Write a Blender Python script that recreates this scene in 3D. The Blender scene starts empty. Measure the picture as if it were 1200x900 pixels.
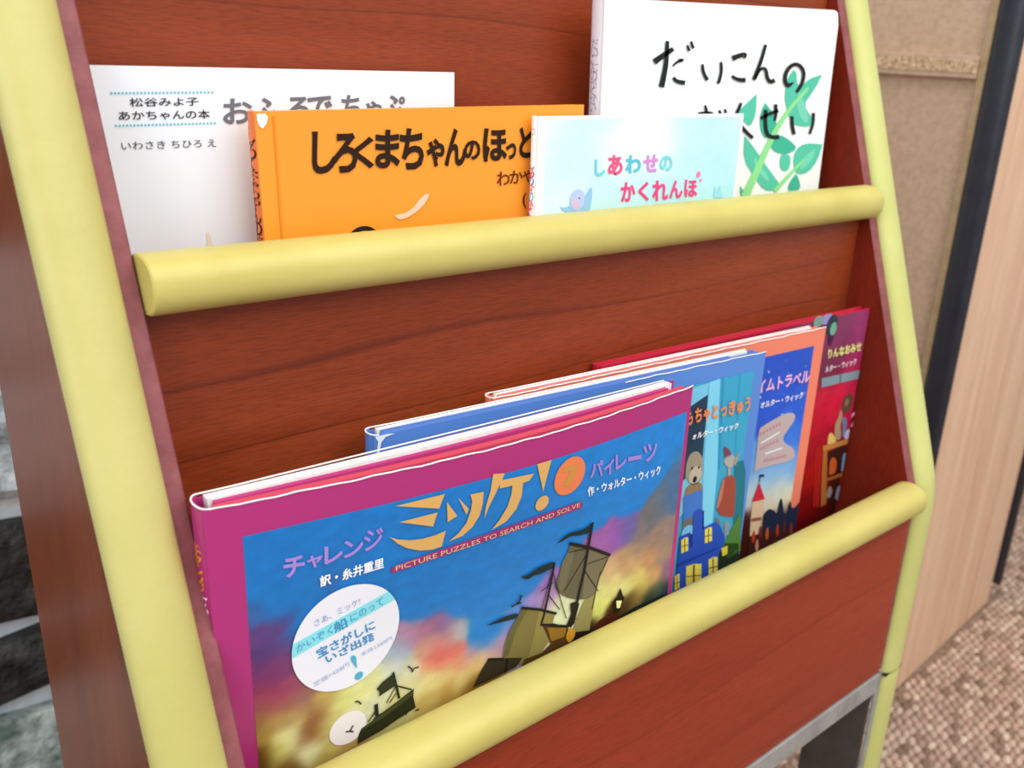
import bpy, bmesh, math, random
import numpy as np
from mathutils import Matrix, Vector

S = bpy.context.scene
COL = S.collection
random.seed(5)

# ------------------------------------------------------------------ camera, world, lights, exposure
CAM_LOC = Vector((-0.1139, -0.3329, 0.34588))
CAM_R = Vector((0.742634, -0.667618, 0.052740)).normalized()      # right
CAM_D = Vector((-0.196530, -0.292542, -0.935839)).normalized()    # down
CAM_F = CAM_R.cross(CAM_D).normalized()                           # forward
FPX, PPX, PPY = 1102.67, 665.2, 468.1
cd = bpy.data.cameras.new('camera'); cam = bpy.data.objects.new('camera', cd); COL.objects.link(cam)
cam.matrix_world = Matrix(((CAM_R.x, -CAM_D.x, -CAM_F.x, CAM_LOC.x), (CAM_R.y, -CAM_D.y, -CAM_F.y, CAM_LOC.y),
                           (CAM_R.z, -CAM_D.z, -CAM_F.z, CAM_LOC.z), (0, 0, 0, 1)))
cd.sensor_width = 36; cd.lens = FPX/1200*36
cd.shift_x = (600-PPX)/1200; cd.shift_y = (PPY-450)/1200
cd.clip_start = 0.01
cd.dof.use_dof = True; cd.dof.focus_distance = 0.52; cd.dof.aperture_fstop = 10.0
S.camera = cam
S.view_settings.view_transform = 'Standard'; S.view_settings.look = 'None'
S.view_settings.gamma = 1; S.view_settings.use_curve_mapping = False
S.view_settings.exposure = 0.25

w = bpy.data.worlds.new('world'); S.world = w; w.use_nodes = True
w.node_tree.nodes['Background'].inputs[0].default_value = (0.90, 0.95, 1.0, 1)
w.node_tree.nodes['Background'].inputs[1].default_value = 0.42

def area(name, loc, target, size, power, color):
    l = bpy.data.lights.new(name, 'AREA'); l.energy = power; l.size = size; l.color = color
    o = bpy.data.objects.new(name, l); COL.objects.link(o); o.location = loc
    o.rotation_euler = (Vector(target)-Vector(loc)).to_track_quat('-Z', 'Y').to_euler()
    return o
area('window_daylight', (0.60, -1.2, 1.95), (0.3, 0.05, 0.1), 2.4, 52, (1.0, 0.97, 0.93))
area('left_fill', (-1.7, -0.7, 1.2), (0.0, 0.5, -0.1), 1.5, 24, (0.90, 0.96, 1.0))  # added fill lamp on the left, brightens the stone wall

# ------------------------------------------------------------------ helpers
def lin(c):
    r = []
    for v in c[:3]:
        v = v/255.0
        r.append(v/12.92 if v <= .04045 else ((v+.055)/1.055)**2.4)
    return tuple(r)+(1.0,)
MATS = {}
def mat(name, rgb=(200, 200, 200), rough=.5, spec=.5, attr=None, build=None, coat=0):
    if name in MATS: return MATS[name]
    m = bpy.data.materials.new(name); m.use_nodes = True; nt = m.node_tree
    b = nt.nodes['Principled BSDF']
    b.inputs['Base Color'].default_value = lin(rgb); b.inputs['Roughness'].default_value = rough
    b.inputs['Specular IOR Level'].default_value = spec
    b.inputs['Coat Weight'].default_value = coat; b.inputs['Coat Roughness'].default_value = .15
    if attr:
        a = nt.nodes.new('ShaderNodeAttribute'); a.attribute_name = attr
        nt.links.new(a.outputs['Color'], b.inputs['Base Color'])
    if build: build(nt, b)
    MATS[name] = m
    return m
def N(nt, t, **kw):
    n = nt.nodes.new(t)
    for k, v in kw.items():
        if k in n.inputs.keys() if isinstance(k, str) else False: n.inputs[k].default_value = v
        else: setattr(n, k, v)
    return n
def ramp(nt, stops):
    r = nt.nodes.new('ShaderNodeValToRGB'); e = r.color_ramp.elements
    e[0].position, e[0].color = stops[0][0], stops[0][1]
    e[1].position, e[1].color = stops[-1][0], stops[-1][1]
    for p, c in stops[1:-1]:
        x = e.new(p); x.color = c
    return r
def wood(dark, mid, light, line, axis='x', lines=26, bump=.15, fine=1.0):
    def f(nt, b):
        L = nt.links.new
        tc = N(nt, 'ShaderNodeTexCoord'); mp = N(nt, 'ShaderNodeMapping')
        L(tc.outputs['Object'], mp.inputs['Vector'])
        mp.inputs['Scale'].default_value = {'x': (1.3, 10, 10), 'z': (10, 10, 1.3), 'zs': (22, 22, .8)}[axis]
        n1 = N(nt, 'ShaderNodeTexNoise', Scale=1.6, Detail=5.0, Roughness=.6, Distortion=.6)
        L(mp.outputs[0], n1.inputs['Vector'])
        r1 = ramp(nt, [(.3, lin(dark)), (.5, lin(mid)), (.72, lin(light))]); L(n1.outputs[0], r1.inputs[0])
        mp2 = N(nt, 'ShaderNodeMapping'); L(tc.outputs['Object'], mp2.inputs['Vector'])
        mp2.inputs['Scale'].default_value = {'x': (90, 1500, 1500), 'z': (1500, 1500, 90), 'zs': (500, 500, 20)}[axis]
        n2 = N(nt, 'ShaderNodeTexNoise', Scale=1.0, Detail=2.0, Roughness=.6); L(mp2.outputs[0], n2.inputs['Vector'])
        mx = N(nt, 'ShaderNodeMix', data_type='RGBA', blend_type='MULTIPLY')
        r2 = ramp(nt, [(.40, (.74, .74, .74, 1)), (.56, (1.10, 1.09, 1.08, 1))]); L(n2.outputs[0], r2.inputs[0])
        mx.inputs[0].default_value = .8*fine; L(r1.outputs[0], mx.inputs[6]); L(r2.outputs[0], mx.inputs[7])
        # drawn-out growth rings
        mp3 = N(nt, 'ShaderNodeMapping'); L(tc.outputs['Object'], mp3.inputs['Vector'])
        mp3.inputs['Scale'].default_value = {'x': (.16, 1.6, 1.6), 'z': (1.6, 1.6, .16), 'zs': (3, 3, .05)}[axis]
        nz = N(nt, 'ShaderNodeTexNoise', Detail=2.0, Roughness=.5, Distortion=.3); nz.inputs['Scale'].default_value = 5.0
        L(mp3.outputs[0], nz.inputs['Vector'])
        mu = N(nt, 'ShaderNodeMath', operation='MULTIPLY'); L(nz.outputs[0], mu.inputs[0]); mu.inputs[1].default_value = 3.2
        sx = N(nt, 'ShaderNodeSeparateXYZ'); L(tc.outputs['Object'], sx.inputs[0])
        ma = N(nt, 'ShaderNodeMath', operation='MULTIPLY_ADD'); L(sx.outputs[{'x': 2, 'z': 1, 'zs': 0}[axis]], ma.inputs[0])
        ma.inputs[1].default_value = lines; L(mu.outputs[0], ma.inputs[2])
        fr = N(nt, 'ShaderNodeMath', operation='FRACT'); L(ma.outputs[0], fr.inputs[0])
        r3 = ramp(nt, [(0.0, (0, 0, 0, 1)), (.016, (1, 1, 1, 1)), (.05, (.22, .22, .22, 1)), (.35, (0, 0, 0, 1))]); L(fr.outputs[0], r3.inputs[0])
        n3 = N(nt, 'ShaderNodeTexNoise', Scale=6.0, Detail=1.0); L(tc.outputs['Object'], n3.inputs['Vector'])
        ml = N(nt, 'ShaderNodeMath', operation='MULTIPLY'); L(r3.outputs[0], ml.inputs[0]); L(n3.outputs[0], ml.inputs[1])
        mx2 = N(nt, 'ShaderNodeMix', data_type='RGBA', blend_type='MIX'); L(ml.outputs[0], mx2.inputs[0])
        L(mx.outputs[2], mx2.inputs[6]); mx2.inputs[7].default_value = lin(line)
        L(mx2.outputs[2], b.inputs['Base Color'])
        bp = N(nt, 'ShaderNodeBump'); bp.inputs['Strength'].default_value = bump; bp.inputs['Distance'].default_value = .0004
        L(n2.outputs[0], bp.inputs['Height']); L(bp.outputs[0], b.inputs['Normal'])
    return f
def noisy(c1, c2, scale=8, bump=0.0, bscale=400, dist=.0005, detail=4):
    def f(nt, b):
        L = nt.links.new
        tc = N(nt, 'ShaderNodeTexCoord')
        n1 = N(nt, 'ShaderNodeTexNoise', Scale=float(scale), Detail=float(detail), Roughness=.6); L(tc.outputs['Object'], n1.inputs['Vector'])
        r = ramp(nt, [(.35, lin(c1)), (.65, lin(c2))]); L(n1.outputs[0], r.inputs[0]); L(r.outputs[0], b.inputs['Base Color'])
        if bump:
            n2 = N(nt, 'ShaderNodeTexNoise', Scale=float(bscale), Detail=3.0); L(tc.outputs['Object'], n2.inputs['Vector'])
            bp = N(nt, 'ShaderNodeBump'); bp.inputs['Strength'].default_value = bump; bp.inputs['Distance'].default_value = dist
            L(n2.outputs[0], bp.inputs['Height']); L(bp.outputs[0], b.inputs['Normal'])
    return f

M_wood = mat('cherry_laminate', rough=.42, spec=.35, build=wood((134, 54, 23), (146, 61, 28), (158, 73, 36), (74, 24, 10), fine=.8))
M_woodfront = mat('cherry_laminate_front', rough=.45, spec=.3, build=wood((144, 48, 26), (152, 55, 31), (160, 62, 38), (118, 36, 20), lines=20, fine=.7))
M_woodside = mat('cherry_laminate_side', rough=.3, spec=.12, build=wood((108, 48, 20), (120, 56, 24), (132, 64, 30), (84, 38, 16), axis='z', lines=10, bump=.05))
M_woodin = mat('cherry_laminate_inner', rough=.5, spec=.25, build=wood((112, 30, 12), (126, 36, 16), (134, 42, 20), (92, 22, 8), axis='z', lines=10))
M_edge = mat('mauve_edge_band', rough=.55, spec=.3, build=noisy((128, 68, 72), (150, 88, 90), 60, .15, 900))
M_yellow = mat('yellow_vinyl', rough=.42, spec=.35, build=noisy((198, 184, 100), (208, 194, 112), 14, .22, 260, .0006))
M_trim = mat('yellow_trim_vinyl', rough=.42, spec=.35, build=noisy((190, 181, 106), (200, 190, 118), 14, .22, 260, .0006))
M_yellow2 = mat('yellow_green_vinyl', rough=.42, spec=.35, build=noisy((198, 199, 118), (206, 207, 130), 14, .15, 260, .0006))
M_steel = mat('grey_painted_steel', rough=.45, build=noisy((140, 138, 134), (162, 160, 156), 60, .2, 500))
M_steeldk = mat('dark_grey_steel', rough=.5, build=noisy((66, 60, 54), (82, 76, 70), 20, .2, 500))
M_dark = mat('dark_gap', (38, 30, 24), .8)
M_beech = mat('beech_laminate', rough=.5, spec=.25, build=wood((216, 172, 142), (228, 188, 156), (236, 202, 170), (212, 164, 132), axis='zs', lines=60, bump=.05, fine=.4))
M_hard = mat('hardboard', rough=.75, spec=.2, build=noisy((196, 164, 136), (214, 182, 152), 130, .3, 500, detail=8))
M_chip = mat('particle_board_edge', rough=.85, spec=.1, build=noisy((176, 138, 100), (238, 208, 172), 260, .7, 300, .002, detail=3))
M_frame = mat('board_edge', rough=.7, spec=.2, build=noisy((176, 148, 112), (190, 162, 126), 60, .2, 500))
M_black = mat('black_plastic_trim', rough=.38, build=noisy((36, 36, 46), (44, 44, 54), 40, .1, 400))
M_carpet = mat('carpet_backing', rough=1, spec=.05, build=noisy((132, 108, 92), (168, 142, 124), 120))

def mesh_from(bm, name):
    me = bpy.data.meshes.new(name); bm.normal_update(); bm.to_mesh(me); bm.free(); return me
def obj(name, data, material=None, parent=None, smooth=None, kind=None, label=None):
    if isinstance(data, bmesh.types.BMesh): data = mesh_from(data, name)
    o = bpy.data.objects.new(name, data); COL.objects.link(o)
    if material is not None and not data.materials: data.materials.append(material)
    if parent is not None: o.parent = parent
    if smooth: data.shade_smooth()
    if smooth == 'auto': data.set_sharp_from_angle(angle=math.radians(35))
    if kind: o['kind'] = kind
    if label: o['label'] = label
    return o
def thing(name, label, cat, loc=(0, 0, 0), M=None, group=None):
    o = bpy.data.objects.new(name, None); COL.objects.link(o); o.empty_display_size = .05
    if M is not None: o.matrix_world = M
    else: o.location = loc
    o['label'] = label; o['category'] = cat
    if group: o['group'] = group
    return o
def box(bm, x0, x1, y0, y1, z0, z1, bev=0.0, seg=2):
    vs = [bm.verts.new(p) for p in ((x0, y0, z0), (x1, y0, z0), (x1, y1, z0), (x0, y1, z0), (x0, y0, z1), (x1, y0, z1), (x1, y1, z1), (x0, y1, z1))]
    fs = [bm.faces.new([vs[i] for i in f]) for f in ((0, 3, 2, 1), (4, 5, 6, 7), (0, 1, 5, 4), (1, 2, 6, 5), (2, 3, 7, 6), (3, 0, 4, 7))]
    if bev > 0:
        es = list({e for f in fs for e in f.edges})
        bmesh.ops.bevel(bm, geom=es, offset=bev, segments=seg, profile=.5, affect='EDGES')
    return bm
def boxbm(*a, **k): return box(bmesh.new(), *a, **k)
def smooth_poly(pts, n=3):
    """Chaikin smoothing of an open polyline"""
    for _ in range(n):
        q = [pts[0]]
        for a, b in zip(pts, pts[1:]):
            q.append(tuple(a[i]*.75+b[i]*.25 for i in range(len(a)))); q.append(tuple(a[i]*.25+b[i]*.75 for i in range(len(a))))
        q.append(pts[-1]); pts = q
    return pts
def tube(bm, pts, r, n=8):
    rings = []
    for i, p in enumerate(pts):
        p = Vector(p); a = Vector(pts[max(0, i-1)]); b = Vector(pts[min(len(pts)-1, i+1)])
        d = (b-a).normalized(); u = d.orthogonal().normalized() if i == 0 else (u-d*u.dot(d)).normalized()
        v = d.cross(u)
        rings.append([bm.verts.new(p+(u*math.cos(t)+v*math.sin(t))*r) for t in [2*math.pi*k/n for k in range(n)]])
    for A, B in zip(rings, rings[1:]):
        for k in range(n): bm.faces.new((A[k], A[(k+1) % n], B[(k+1) % n], B[k]))
    bm.faces.new(rings[0][::-1]); bm.faces.new(rings[-1])
    return bm
def prism_x(bm, prof, x0, x1):
    """closed (y,z) profile extruded along x"""
    A = [bm.verts.new((x0, y, z)) for y, z in prof]; B = [bm.verts.new((x1, y, z)) for y, z in prof]
    n = len(prof)
    for k in range(n): bm.faces.new((A[k], A[(k+1) % n], B[(k+1) % n], B[k]))
    bm.faces.new(A[::-1]); bm.faces.new(B)
    bmesh.ops.recalc_face_normals(bm, faces=bm.faces)
    return bm

# ------------------------------------------------------------------ setting: floor and stone wall
FZ = -0.55
obj('floor', boxbm(-1.6, 3.0, -1.6, 2.2, FZ-.03, FZ), M_carpet, kind='structure')
YW = 0.70
M_mortar = mat('pale_mortar', rough=.9, spec=.1, build=noisy((222, 230, 238), (246, 250, 252), 30, .8, 60, .004))
wall = obj('wall_back', boxbm(-2.2, 1.0, YW+.012, YW+.12, FZ, 1.5), M_mortar, kind='structure')
M_stone = [mat('stone_pale', rough=.8, spec=.3, build=noisy((136, 148, 150), (236, 242, 246), 22, 1.0, 45, .01, 8)),
           mat('stone_black', rough=.6, spec=.4, build=noisy((10, 10, 12), (62, 62, 60), 34, 1.0, 60, .01, 8)),
           mat('stone_greenish', rough=.85, spec=.2, build=noisy((96, 114, 106), (210, 220, 216), 30, 1.0, 50, .01, 8))]
def stone(x0, x1, z0, z1, m):
    bm = bmesh.new(); box(bm, x0, x1, YW-.012, YW+.02, z0, z1)
    bmesh.ops.subdivide_edges(bm, edges=bm.edges[:], cuts=7, use_grid_fill=True)
    rx, rz = (x0+x1)/2, (z0+z1)/2
    for v in bm.verts:
        k = math.sin(v.co.x*61+v.co.z*83)*math.cos(v.co.z*47-v.co.x*29)
        e = min(v.co.x-x0, x1-v.co.x, v.co.z-z0, z1-v.co.z)
        v.co.y += -.010*k*min(1, e/.02)-random.uniform(0, .004)+(.008 if e < .001 else 0)
        v.co.z += .004*math.sin(v.co.x*37+z0*90)
    return obj('stone', bm, M_stone[m], wall, smooth='auto')
courses = [(-.54, -.388, 2), (-.362, -.29, 1), (-.264, -.150, 1), (-.120, -.012, 0), (.012, .12, 0), (.145, .25, 1), (.275, .40, 0), (.42, .55, 2), (.57, .7, 0), (.72, .86, 1)]
for ci, (a, b, m) in enumerate(courses):
    x = -1.6+.13*(ci % 3); stone(-.30, .30, a, b, m)
    while x < .6:
        L = random.uniform(.26, .46)
        if -.35 < x < .25 or -.35 < x+L < .25: mm = m
        else: mm = random.choice((0, 1, 2))
        if not (x+L > -.29 and x < .30): stone(x, x+L-.025, a, b, mm)
        x += L

# carpet loops: rows of little wool loops
def carpet():
    m = bpy.data.materials.new('wool_loops'); m.use_nodes = True; nt = m.node_tree; b = nt.nodes['Principled BSDF']
    b.inputs['Roughness'].default_value = .95; b.inputs['Specular IOR Level'].default_value = .1
    a = nt.nodes.new('ShaderNodeAttribute'); a.attribute_name = 'tone'; nt.links.new(a.outputs['Color'], b.inputs['Base Color'])
    rng = np.random.default_rng(3)
    px, py = .0162, .0116
    ix = np.arange(int(1.5/px)); iy = np.arange(int(.95/py)); gx, gy = np.meshgrid(ix, iy, indexing='ij')
    gx = gx.ravel(); gy = gy.ravel(); n = len(gx)
    cx = .62+gx*px+(gy % 2)*px*.5+rng.normal(0, .0008, n); cy = -.42+gy*py+rng.normal(0, .0006, n)
    la = math.radians(4.3); lx = (cx-1.066)*math.cos(la)+(cy-.1865)*math.sin(la); ly = -(cx-1.066)*math.sin(la)+(cy-.1865)*math.cos(la)
    keep = ~((lx > -.007) & (lx < .44) & (ly > -.007))
    keep &= ~((cx > .59) & (cx < .66) & (cy > -.02) & (cy < .075)) & ~((cx > .59) & (cx < .66) & (cy > .14) & (cy < .22))
    cx, cy = cx[keep], cy[keep]; n = len(cx)
    ang = .5+rng.normal(0, .22, n)
    # unit loop: low-poly half ellipsoid
    V = []; rings = 3; seg = 7
    for r in range(rings):
        ph = r/rings*math.pi/2
        for s in range(seg):
            t = 2*math.pi*s/seg; V.append((math.cos(t)*math.cos(ph), math.sin(t)*math.cos(ph), math.sin(ph)))
    V.append((0, 0, 1)); V = np.array(V)
    Fq = []
    for r in range(rings-1):
        for s in range(seg): Fq.append((r*seg+s, r*seg+(s+1) % seg, (r+1)*seg+(s+1) % seg, (r+1)*seg+s))
    Ft = [((rings-1)*seg+s, (rings-1)*seg+(s+1) % seg, rings*seg) for s in range(seg)]
    sc = np.stack([.0091*rng.uniform(.85, 1.15, n), .0059*rng.uniform(.85, 1.15, n), .0068*rng.uniform(.75, 1.2, n)], 1)
    P = V[None]*sc[:, None]
    ca, sa = np.cos(ang)[:, None], np.sin(ang)[:, None]
    X = P[..., 0]*ca-P[..., 1]*sa+cx[:, None]; Y = P[..., 0]*sa+P[..., 1]*ca+cy[:, None]; Z = P[..., 2]+FZ-.001
    co = np.stack([X, Y, Z], -1).reshape(-1, 3); nv = len(V)
    base = (np.arange(n)*nv)[:, None]
    q = (np.array(Fq).reshape(1, -1)+base).ravel(); t = (np.array(Ft).reshape(1, -1)+base).ravel()
    me = bpy.data.meshes.new('carpet_loops'); me.vertices.add(len(co)); me.vertices.foreach_set('co', co.ravel())
    nl = len(q)+len(t); me.loops.add(nl); me.loops.foreach_set('vertex_index', np.concatenate([q, t]))
    nq, ntr = len(q)//4, len(t)//3; me.polygons.add(nq+ntr)
    me.polygons.foreach_set('loop_start', np.concatenate([np.arange(nq)*4, nq*4+np.arange(ntr)*3]))
    me.update(calc_edges=True); me.shade_smooth()
    pal = np.array([lin(c) for c in ((200, 172, 154), (182, 154, 136), (214, 190, 170), (146, 120, 102), (192, 158, 142))])
    colr = pal[rng.choice(5, n, p=[.32, .26, .2, .12, .1])]*rng.uniform(.85, 1.1, (n, 1)); colr[:, 3] = 1
    at = me.color_attributes.new('tone', 'FLOAT_COLOR', 'POINT'); at.data.foreach_set('color', np.repeat(colr, nv, 0).ravel())
    o = obj('carpet_loops', me, m, kind='stuff'); o['label'] = 'beige and brown looped wool carpet pile beside the rack'; o['category'] = 'carpet'
carpet()

# ------------------------------------------------------------------ the slanted book rack
RO = Vector((.313, .10, FZ))
rack = thing('book_rack', 'slanted cherry-brown display rack with yellow padded trim holding picture books', 'book rack', RO)
def rp(name, bm, m, smooth=None, label=None, parent=None):
    """rack part, geometry given in room coordinates"""
    for v in bm.verts: v.co -= RO
    return obj(name, bm, m, parent or rack, smooth, label=label)
SL = .3591
XL0, XL1 = -.0165, .0193        # left side panel
XR0, XR1 = .6075, .6450         # right side panel
ZT, ZB, YB = .56, -.180, .213
def side_panel(x0, x1, outer_low):
    bm = bmesh.new()
    prof = [(0, ZB), (0, -.012), (.0015, .006), (SL*.03, .03), (SL*ZT, ZT), (YB, ZT), (YB, ZB)]
    prism_x(bm, prof, x0, x1)
    bmesh.ops.bevel(bm, geom=[e for e in bm.edges if abs(e.verts[0].co.x-e.verts[1].co.x) < 1e-6], offset=.0008, segments=1, affect='EDGES')
    for v in bm.verts: v.co -= RO
    o = obj('side_panel', bm, None, rack)
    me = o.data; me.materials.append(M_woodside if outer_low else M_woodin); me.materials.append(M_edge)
    for p in me.polygons:
        if p.normal.y < -.5: p.material_index = 1
    return o
side_panel(XL0, XL1, True); side_panel(XR0, XR1, False)
def trim(cx, z0, z1, half, prot, m, name='edge_trim', extra=0.0):
    """half-round padded strip along the front edge of a side panel"""
    path = [(0, z0), (0, (z0-.03)/2 if z0 < -.06 else z0)] if z0 < 0 else [(SL*z0, z0)]
    if z0 < 0 < z1: path = [(0, z0), (0, -.10), (0, -.045), (0, 0), (SL*.045, .045), (SL*.12, .12), (SL*z1, z1)]
    elif z1 <= 0: path = [(0, z0), (0, z1)]
    path = smooth_poly(path, 3)
    if len(path) < 4: path = [(0, z0+(z1-z0)*k/8) for k in range(9)]
    bm = bmesh.new(); rings = []; n = 20
    for i, (y, z) in enumerate(path):
        a = path[max(0, i-1)]; b = path[min(len(path)-1, i+1)]
        d = Vector((0, b[0]-a[0], b[1]-a[1])).normalized(); nrm = Vector((0, -d.z, d.y))
        end = 1.0
        if i in (0, len(path)-1): end = .93
        ring = []
        for k in range(n+1):
            t = math.pi*k/n
            ring.append(bm.verts.new(Vector((cx, y, z))+Vector((1, 0, 0))*math.cos(t)*half*end+nrm*(math.sin(t)*prot*end+extra)))
        ring.append(bm.verts.new(Vector((cx-half*end, y, z))-nrm*.003)); ring.append(bm.verts.new(Vector((cx+half*end, y, z))-nrm*.003))
        rings.append(ring)
    K = len(rings[0])
    for A, B in zip(rings, rings[1:]):
        for k in range(K): bm.faces.new((A[k], A[(k+1) % K], B[(k+1) % K], B[k]))
    bm.faces.new(rings[0][::-1]); bm.faces.new(rings[-1])
    bmesh.ops.recalc_face_normals(bm, faces=bm.faces)
    return rp(name, bm, m, 'auto')
trim(-.0037, -.185, ZT, .0152, .008, M_trim)
trim(.6325, -.185, ZT, .0152, .008, M_yellow2)
trim(-.0037, FZ, -.1875, .0140, .008, M_yellow2, 'leg_trim'); trim(.6335, FZ, -.1875, .0140, .008, M_yellow2, 'leg_trim')

def rail(yc, zc, name='front_rail'):
    """padded horizontal rail capping a pocket panel"""
    prof = []
    for k in range(40):
        t = 2*math.pi*k/40
        c, s = math.cos(t), math.sin(t)
        prof.append((yc+.016*math.copysign(abs(c)**.85, c), zc+.0135*math.copysign(abs(s)**.85, s)))
    bm = bmesh.new(); xs = [(.0200, .93), (.0207, .985), (.022, 1)]
    m = 60; xs += [(.022+(.605-.022)*k/m, 1) for k in range(1, m)]; xs += [(.605, 1), (.6062, .985), (.6068, .93)]
    rings = []
    for x, s in xs:
        j = .00015*math.sin(x*190)+.0001*math.sin(x*83+1)
        rings.append([bm.verts.new((x, yc+(y-yc)*(s+j*10), zc+(z-zc)*(s+j*10))) for y, z in prof])
    K = len(prof)
    for A, B in zip(rings, rings[1:]):
        for k in range(K): bm.faces.new((A[k], A[(k+1) % K], B[(k+1) % K], B[k]))
    bm.faces.new(rings[0][::-1]); bm.faces.new(rings[-1]); bmesh.ops.recalc_face_normals(bm, faces=bm.faces)
    return rp(name, bm, M_yellow, 'auto')
rail(.0860, .2400); rail(0.0, .0005)
XI0, XI1 = XL1+.0002, XR0-.0002
rp('pocket_panel', boxbm(XI0, XI1, .0905, .1015, -.176, .238, bev=.0006), M_wood)
rp('pocket_panel', boxbm(XI0, XI1, -.003, .009, -.178, .000, bev=.0006), M_woodfront)
rp('back_panel', boxbm(XI0, XI1, .152, .164, -.10, .545, bev=.0006), M_wood)
rp('shelf_board', boxbm(XI0, XI1, .1017, .1518, .108, .1195, bev=.0006), M_wood)
rp('shelf_board', boxbm(XI0, XI1, .0092, .0903, -.100, -.0885, bev=.0006), M_wood)
# steel base under the lowest panel
rp('base_crossbar', boxbm(.020, .6075, -.0045, .012, -.2000, -.1795, bev=.0008), M_steel)
rp('base_crossbar', boxbm(.020, .6075, .195, .211, -.2000, -.1795, bev=.0008), M_steel)
for x0, x1, in ((-.014, .017), (.6085, .6440)):
    for ya, yb in ((.0012, .062), (.150, .210)):
        b = boxbm(x0 if x0 < 0 else x0, x0+.0035 if x0 < 0 else x0+.0035, ya, yb, FZ+.001, -.1805, bev=.0004)
        rp('base_leg_plate', b, M_steeldk)
    rp('base_leg_lip', boxbm(x0-.0008 if x0 < 0 else .6125, .010 if x0 < 0 else .6445, -.0012, .0010, FZ+.001, -.1805, bev=.0003), M_steel)
rp('trim_joint', boxbm(.6190, .6460, -.0050, .0010, -.1880, -.1845), M_dark)
rp('trim_joint', boxbm(-.0165, .0100, -.0050, .0010, -.1880, -.1845), M_dark)

# ------------------------------------------------------------------ bookcase seen from behind and the side
BK = Matrix.Translation((1.066, .1865, FZ)) @ Matrix.Rotation(math.radians(4.3), 4, 'Z')
case = thing('bookcase', 'beech laminate bookcase with black edge trim and bare hardboard back', 'bookcase', M=BK)
HC = 1.35
obj('side_panel', boxbm(.004, .398, 0, .036, .003, HC, bev=.001), M_beech, case)
def edge_strip(x, sgn, y0, y1, z0, r):
    bm = bmesh.new(); A = []; B = []; n = 14
    for k in range(n+1):
        t = math.pi*k/n; p = (x+sgn*math.sin(t)*r, (y0+y1)/2-math.cos(t)*(y1-y0)/2)
        A.append(bm.verts.new((*p, z0))); B.append(bm.verts.new((*p, HC)))
    for k in range(n): bm.faces.new((A[k], A[k+1], B[k+1], B[k]))
    bm.faces.new((A[n], A[0], B[0], B[n])); bm.faces.new(A); bm.faces.new(B[::-1]); bmesh.ops.recalc_face_normals(bm, faces=bm.faces)
    return obj("black_edge_trim", bm, M_black, case, 'auto')
edge_strip(.004, -1, 0, .036, .004, .009)
edge_strip(.404, 1, -.012, .034, .040, .036)
obj('back_frame_strip', boxbm(.002, .014, .0365, .046, .003, HC, bev=.0006), M_frame, case, label='thin pale board edge beside the black trim')
obj('back_sheet', boxbm(.010, .014, .0462, .86, .003, HC), M_hard, case)
obj('shelf_edge', boxbm(-.001, .0098, .0465, .86, .888, .914, bev=.001), M_hard, case)
obj('particle_edge', boxbm(-.0022, -.0011, .0465, .86, .8945, .9095), M_chip, case, label='rough chipboard edge of the shelf')
obj('far_side_panel', boxbm(.004, .398, .8605, .8965, .003, HC, bev=.001), M_beech, case)
obj('shelf', boxbm(.0145, .39, .0365, .86, .885, .905), M_beech, case)
obj('top_board', boxbm(-.004, .405, 0, .8965, HC+.0005, HC+.02, bev=.001), M_beech, case)

# olive post at the far left, in front of the stone wall
po = thing('floor_post', 'thin olive yellow post in front of the stone wall at far left', 'post', (-.012, .56, FZ))
obj('shaft', tube(bmesh.new(), [(0, 0, .008), (0, 0, .2)], .008, 16), mat('olive_paint', (150, 140, 40), .6), po, 'auto')
obj('foot', tube(bmesh.new(), [(0, 0, 0), (0, 0, .008)], .02, 16), MATS['olive_paint'], po, 'auto')

# ------------------------------------------------------------------ picture books
PAPER = mat('page_edges', rough=.8, spec=.2, build=noisy((236, 234, 228), (252, 250, 246), 300, .3, 1500))
WEAR = mat('worn_white_edge', (250, 246, 240), .8)
def vnoise(x, y, seed=0):
    rng = np.random.default_rng(seed); g = rng.random((64, 64))
    xi = np.floor(x).astype(int); yi = np.floor(y).astype(int); fx = x-xi; fy = y-yi
    fx = fx*fx*(3-2*fx); fy = fy*fy*(3-2*fy)
    a = g[xi % 64, yi % 64]; b = g[(xi+1) % 64, yi % 64]; c = g[xi % 64, (yi+1) % 64]; d = g[(xi+1) % 64, (yi+1) % 64]
    return (a*(1-fx)+b*fx)*(1-fy)+(c*(1-fx)+d*fx)*fy-.5
def fbm(x, y, seed=0, o=4):
    return sum(vnoise(x*2**k, y*2**k, seed+k)/2**k for k in range(o))

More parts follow.
